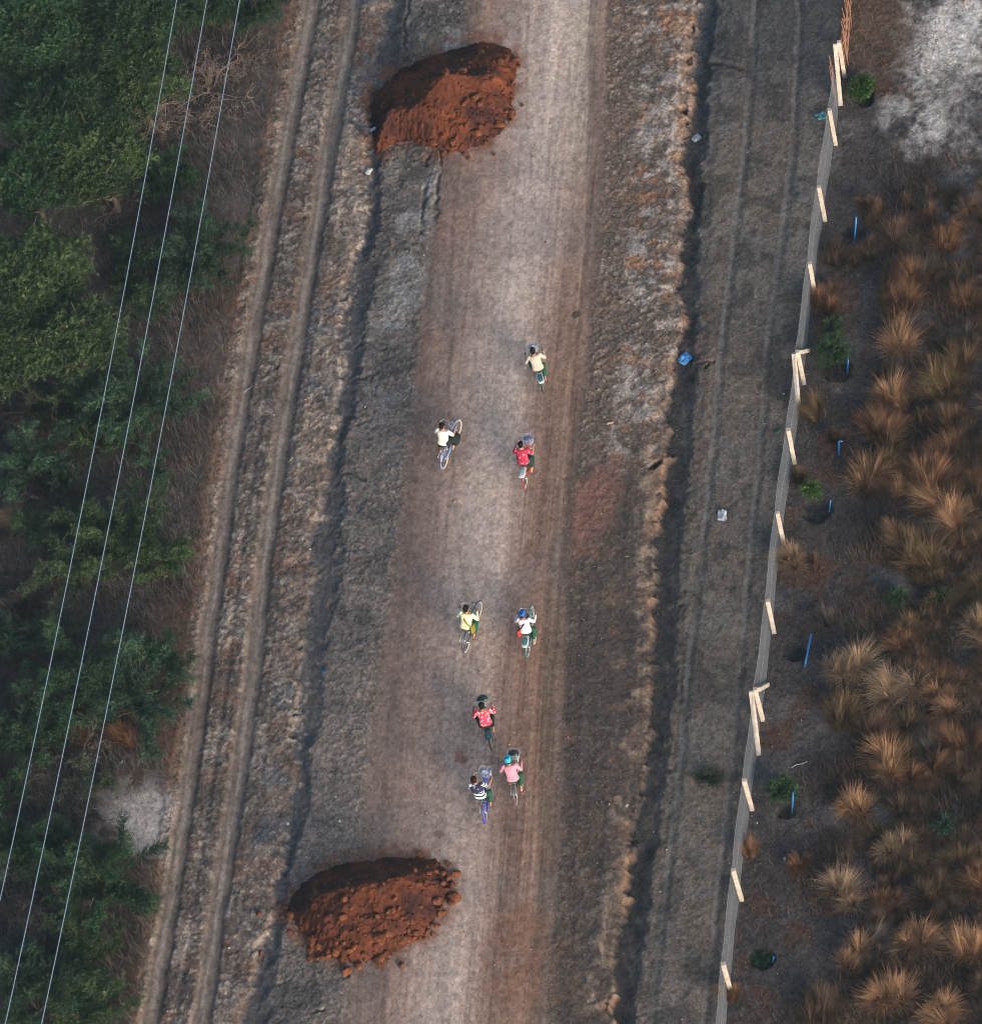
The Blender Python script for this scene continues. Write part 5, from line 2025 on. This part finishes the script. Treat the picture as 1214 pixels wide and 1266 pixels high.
def hip_bag(inf, q, body_m, strap_m, label, drop=.0):
    """cloth shoulder bag on hip q with its strap running across the back to the other shoulder"""
    pel, ax, side, back, T, s = (inf[k] for k in ('pel', 'ax', 'side', 'back', 'T', 's'))
    if back.y > 0:
        back = -back
    c = pel+side*(q*.205*s)+back*.06+ax*.02
    b = MB()
    h = Vector((0, -.12, -1)).normalized()
    dpt = Vector((q*.4, -.9, .1)).normalized()
    wv = h.cross(dpt).normalized()
    b.loft([(c+ax*.07, .06, .012, back, side), (c+ax*.05, .125, .030, back, side), (c-Vector((0, 0, .08)), .14, .050, back, side), (c-Vector((0, 0, .19)), .13, .055, back, side), (c-Vector((0, 0, .25)), .05, .025, back, side)], 18)
    root = empty("shoulder_bag", inf['loc'], inf['rz'])
    b.build("pouch", body_m, root, remesh=.009, relax=3)
    P = []
    e = T*.93
    for f in np.linspace(0, 1, 9):
        a = c+ax*.07
        z = pel+ax*(e)+side*(-q*.12*s)
        p = a.lerp(z, f)
        bul = .155*s*math.sin(math.pi*(.18+.72*f))
        P.append(p+back*max(bul-.02*f, .03))
    z = P[-1]
    P += [z-back*.06+ax*.045, z-back*.20+ax*.02, pel+ax*(T*.6)-back*.17+side*(-q*.05), pel+ax*(T*.25)-back*.165+side*(q*.12), c+ax*.07-back*.06]
    st = MB()
    vs, fs = [], []
    for i, p in enumerate(P):
        t = (P[min(i+1, len(P)-1)]-P[max(i-1, 0)]).normalized()
        nrm = (p-(pel+ax*((p-pel).dot(ax)))).normalized()
        w = t.cross(nrm).normalized()*.022
        vs += [p-w+nrm*.004, p+w+nrm*.004, p+w-nrm*.004, p-w-nrm*.004]
    for i in range(len(P)-1):
        for j in range(4):
            fs.append((i*4+j, i*4+(j+1) % 4, (i+1)*4+(j+1) % 4, (i+1)*4+j))
    st.add(vs, fs)
    st.build("strap", strap_m, root)
    tag(root, label, "bag")


def basket_load(bike, m, label, size=(.12, .09, .10), dz=0.0, seed=3, name="bag", cat="bag", dx=0.0, dy=0.0):
    r = np.random.default_rng(seed)
    b = MB()
    c = Vector((dx, 1.06+dy, .78+dz))
    b.ell(c, size, n=20, m=12)
    for k in range(7):
        d = Vector(r.normal(size=3)).normalized()
        b.ell(c+Vector((d.x*size[0]*.6, d.y*size[1]*.6, abs(d.z)*size[2]*.7)), (size[0]*.45, size[1]*.45, size[2]*.35), n=10, m=8)
    b.tube([c+Vector((-.05, 0, size[2]*.9)), c+Vector((-.02, .0, size[2]*1.25)), c+Vector((.03, .0, size[2]*1.25)), c+Vector((.06, 0, size[2]*.9))], .01, 6)
    o = b.build(name, m, None, remesh=.009, relax=2)
    o.location = bike.location
    o.rotation_euler = bike.rotation_euler
    tag(o, label, cat)


def ride(rear, front, label, **kw):
    """axle centres in the photograph -> ground position and heading"""
    z = gz(*px(*rear, .4)[:2])
    A, B = Vector(px(rear[0], rear[1], z+WR)), Vector(px(front[0], front[1], z+WR))
    A.z = z+.002
    B.z = z
    return build_bike(A, B, label, **kw)


def build_riders():
    green = mk("green_cloth", (.012, .085, .048), .9, (.008, .055, .034), 10, bump=.01)
    dkgreen = mk("dark_green_cloth", (.010, .045, .040), .9, (.007, .030, .028), 10, bump=.01)
    blackcl = mk("black_green_cloth", (.008, .017, .018), .9, (.005, .010, .011), 10, bump=.01)
    # 1 beige shirt
    bk, pd, c = ride((670, 474.5), (661.5, 440.5), "dark bicycle with silver basket and teal rack pad under the beige-shirted cyclist", frame_c=(.05, .09, .10), rim_c=(.62, .60, .58), basket=(.62, .66, .72), rack=((.70, .70, .68), (.02, .16, .20)), phase=-1.9)
    build_person(bk, pd, c, "cyclist in a beige shirt and green trousers, farthest ahead of the group", mk_spots("beige_cloth", (.46, .40, .34), (.24, .20, .17), 38, .28), green, roll=-.04, s=.98, sandal=(.05, .035, .03))
    basket_load(bk, mk("pale_blue_bag", (.42, .50, .68), .7, (.20, .24, .36), 9), "pale blue-grey bag in the wire basket of the foremost bicycle", (.13, .09, .07), .01, 3)
    # 2 white shirt, black longyi
    bk, pd, c = ride((549.5, 567), (562.6, 530.5), "pale blue bicycle without basket ridden by the cyclist in white shirt and black longyi", frame_c=(.18, .22, .50), rim_c=(.75, .70, .62), tyre_c=(.50, .44, .36), guard_c=(.20, .32, .62), seat_c=(.3, .45, .7), phase=-.5, steer=-.22)  # blue seat colour stands for reflections on the saddle
    build_person(bk, pd, c, "cyclist in a white shirt and black longyi, leftmost on the road", mk_spots("white_shirt_pink_mark", (.70, .67, .60), (.62, .42, .42), 6, .12), blackcl, lower='longyi', s=.97, fwd=.30, roll=.02, collar=mk("red_cloth", (.45, .02, .03), .9, None, 12), yaw=-.3, wide=.09, sleeve='short', skin=(.42, .24, .15))
    # 3 crimson dotted shirt
    bk, pd, c = ride((649, 591), (655.5, 555.5), "bicycle with red mudguard, violet-blue basket and white rack pad, ridden by the crimson-shirted cyclist", frame_c=(.40, .05, .05), rim_c=(.66, .58, .52), tyre_c=(.46, .30, .24), guard_c=(.35, .04, .04), basket=(.50, .52, .72), rack=((.74, .75, .76), (.42, .50, .55)), phase=-1.2)
    build_person(bk, pd, c, "cyclist in a crimson shirt with white dots and dark green longyi", mk_spots("crimson_dotted_cloth", (.36, .012, .055), (.80, .66, .64), 15, .26), dkgreen, lower='longyi', sleeve='short', s=.97, roll=-.03, skin=(.50, .24, .15))
    basket_load(bk, mk("violet_bag", (.09, .08, .26), .7, (.16, .24, .45), 9), "violet-blue bag in the basket before the crimson-shirted cyclist", (.14, .09, .08), .02, 4)
    # 4 cream shirt, olive bag
    bk, pd, c = ride((576.5, 794), (588.0, 757.5), "dark grey bicycle without basket, saddle coloured with a blue reflection, ridden by the cyclist with olive bag", frame_c=(.05, .055, .06), rim_c=(.62, .60, .58), tyre_c=(.40, .38, .36), guard_c=(.04, .06, .13), seat_c=(.25, .45, .75), phase=-1.6, steer=-.18)  # saddle painted with its blue reflection
    p, inf = build_person(bk, pd, c, "cyclist in a cream shirt and green longyi carrying an olive bag", mk("cream_cloth", (.68, .68, .46), .9, (.58, .58, .38), 9, bump=.01), green, lower='longyi', s=1.0, roll=.10, hip_x=.03, yaw=-.5)
    ol = mk("olive_cloth", (.24, .21, .022), .9, (.17, .15, .015), 14, bump=.01)
    hip_bag(inf, 1, ol, ol, "olive-yellow cloth bag slung at the right hip of the cream-shirted cyclist")
    # 5 white-pink shirt, blue cap
    bk, pd, c = ride((652.5, 800), (657.0, 765.5), "bicycle with white-edged teal rack pad ridden by the blue-capped cyclist", frame_c=(.04, .16, .17), rim_c=(.62, .60, .58), guard_c=(.05, .22, .24), rack=((.76, .74, .68), (.06, .24, .26)), phase=-1.7)
    p, inf = build_person(bk, pd, c, "cyclist in a bright blue cap and whitish shirt carrying a red bag", mk("whitish_cloth", (.66, .60, .64), .9, (.56, .49, .55), 9, bump=.01), green, s=.93, roll=-.06, cap=mk("blue_cap_cloth", (.012, .14, .55), .8, None, 20), fwd=.30, sandal=(.6, .6, .6))
    hip_bag(inf, -1, mk("red_bag_cloth", (.50, .05, .035), .9, (.34, .02, .03), 9, bump=.01), mk("plum_strap", (.07, .014, .03), .9, None, 12), "red cloth bag with a dark plum strap on the blue-capped cyclist's left hip")
    # 6 floral shirt
    bk, pd, c = ride((605.5, 914), (600.2, 878.5), "dark teal bicycle with loaded basket ridden by the cyclist in the pink floral shirt", frame_c=(.02, .07, .09), rim_c=(.55, .45, .38), tyre_c=(.42, .32, .26), guard_c=(.015, .06, .08), basket=(.30, .36, .38), rack=((.02, .07, .09), (.03, .10, .12)), seat_c=(.16, .28, .55), phase=-1.0)  # seat colour holds the blue reflected off the saddle
    build_person(bk, pd, c, "cyclist in a pink and red floral shirt and dark trousers", mk_spots("floral_cloth", (.72, .045, .12), (.86, .74, .66), 14, .40, (.84, .55, .12)), blackcl, s=.97, roll=.0, sandal=(.45, .35, .22))
    basket_load(bk, mk("bottle_green_bag", (.012, .05, .035), .8, (.008, .03, .04), 9), "bottle-green bag heaped in the basket before the floral-shirted cyclist", (.16, .12, .11), .05, 5)
    # 7 striped shirt, blue bicycle
    bk, pd, c = ride((599.5, 1005), (601.5, 970), "bright blue bicycle ridden by the cyclist in the striped shirt", frame_c=(.02, .05, .50), rim_c=(.40, .42, .60), tyre_c=(.10, .12, .35), guard_c=(.02, .06, .55), basket=(.45, .52, .66), phase=-1.3, steer=-.22)
    build_person(bk, pd, c, "cyclist in a navy shirt with white stripes, nearest the photo's bottom", mk_stripes("striped_cloth", (.80, .84, .84), (.012, .022, .05), 3.6), green, s=.97, roll=-.20, hip_x=-.05, fwd=.36, sleeve='short', hair_c=(.016, .008, .008), skin=(.38, .16, .10), vest=mk_spots("navy_print_cloth", (.013, .018, .06), (.40, .38, .46), 9, .22), sandal=(.05, .03, .03))
    basket_load(bk, mk("blue_white_bag", (.55, .62, .70), .7, (.03, .08, .45), 8), "blue and white bag in the basket of the bright blue bicycle", (.12, .08, .07), .0, 6)
    # 8 pink shirt, cyan cap
    bk, pd, c = ride((637.2, 983), (638.4, 948.5), "greyish bicycle with black-lined basket ridden by the cyan-capped cyclist in pink", frame_c=(.09, .08, .10), rim_c=(.52, .47, .42), tyre_c=(.38, .30, .25), guard_c=(.10, .09, .11), basket=(.50, .60, .62), seat_c=(.20, .35, .55), phase=-1.6)  # blue of the saddle is a painted reflection
    build_person(bk, pd, c, "cyclist in a pale pink dotted shirt and cyan cap beside the striped-shirt rider", mk_spots("pink_dotted_cloth", (.58, .25, .34), (.36, .10, .18), 40, .20), green, s=1.0, roll=-.10, fwd=.40, cap=mk("cyan_cap_cloth", (.02, .52, .72), .8, None, 20), sandal=(.62, .50, .22))
    basket_load(bk, mk("black_bag", (.012, .025, .032), .6, (.02, .035, .045), 9), "black bag in the wire basket before the cyan-capped cyclist", (.15, .11, .10), .05, 7)
setup_camera()
light()
build_ground()
build_gravel()
build_scrub()
build_fence()
build_wires()
build_left_plants()
build_tufts()
build_bits()
build_riders()
build_haze()
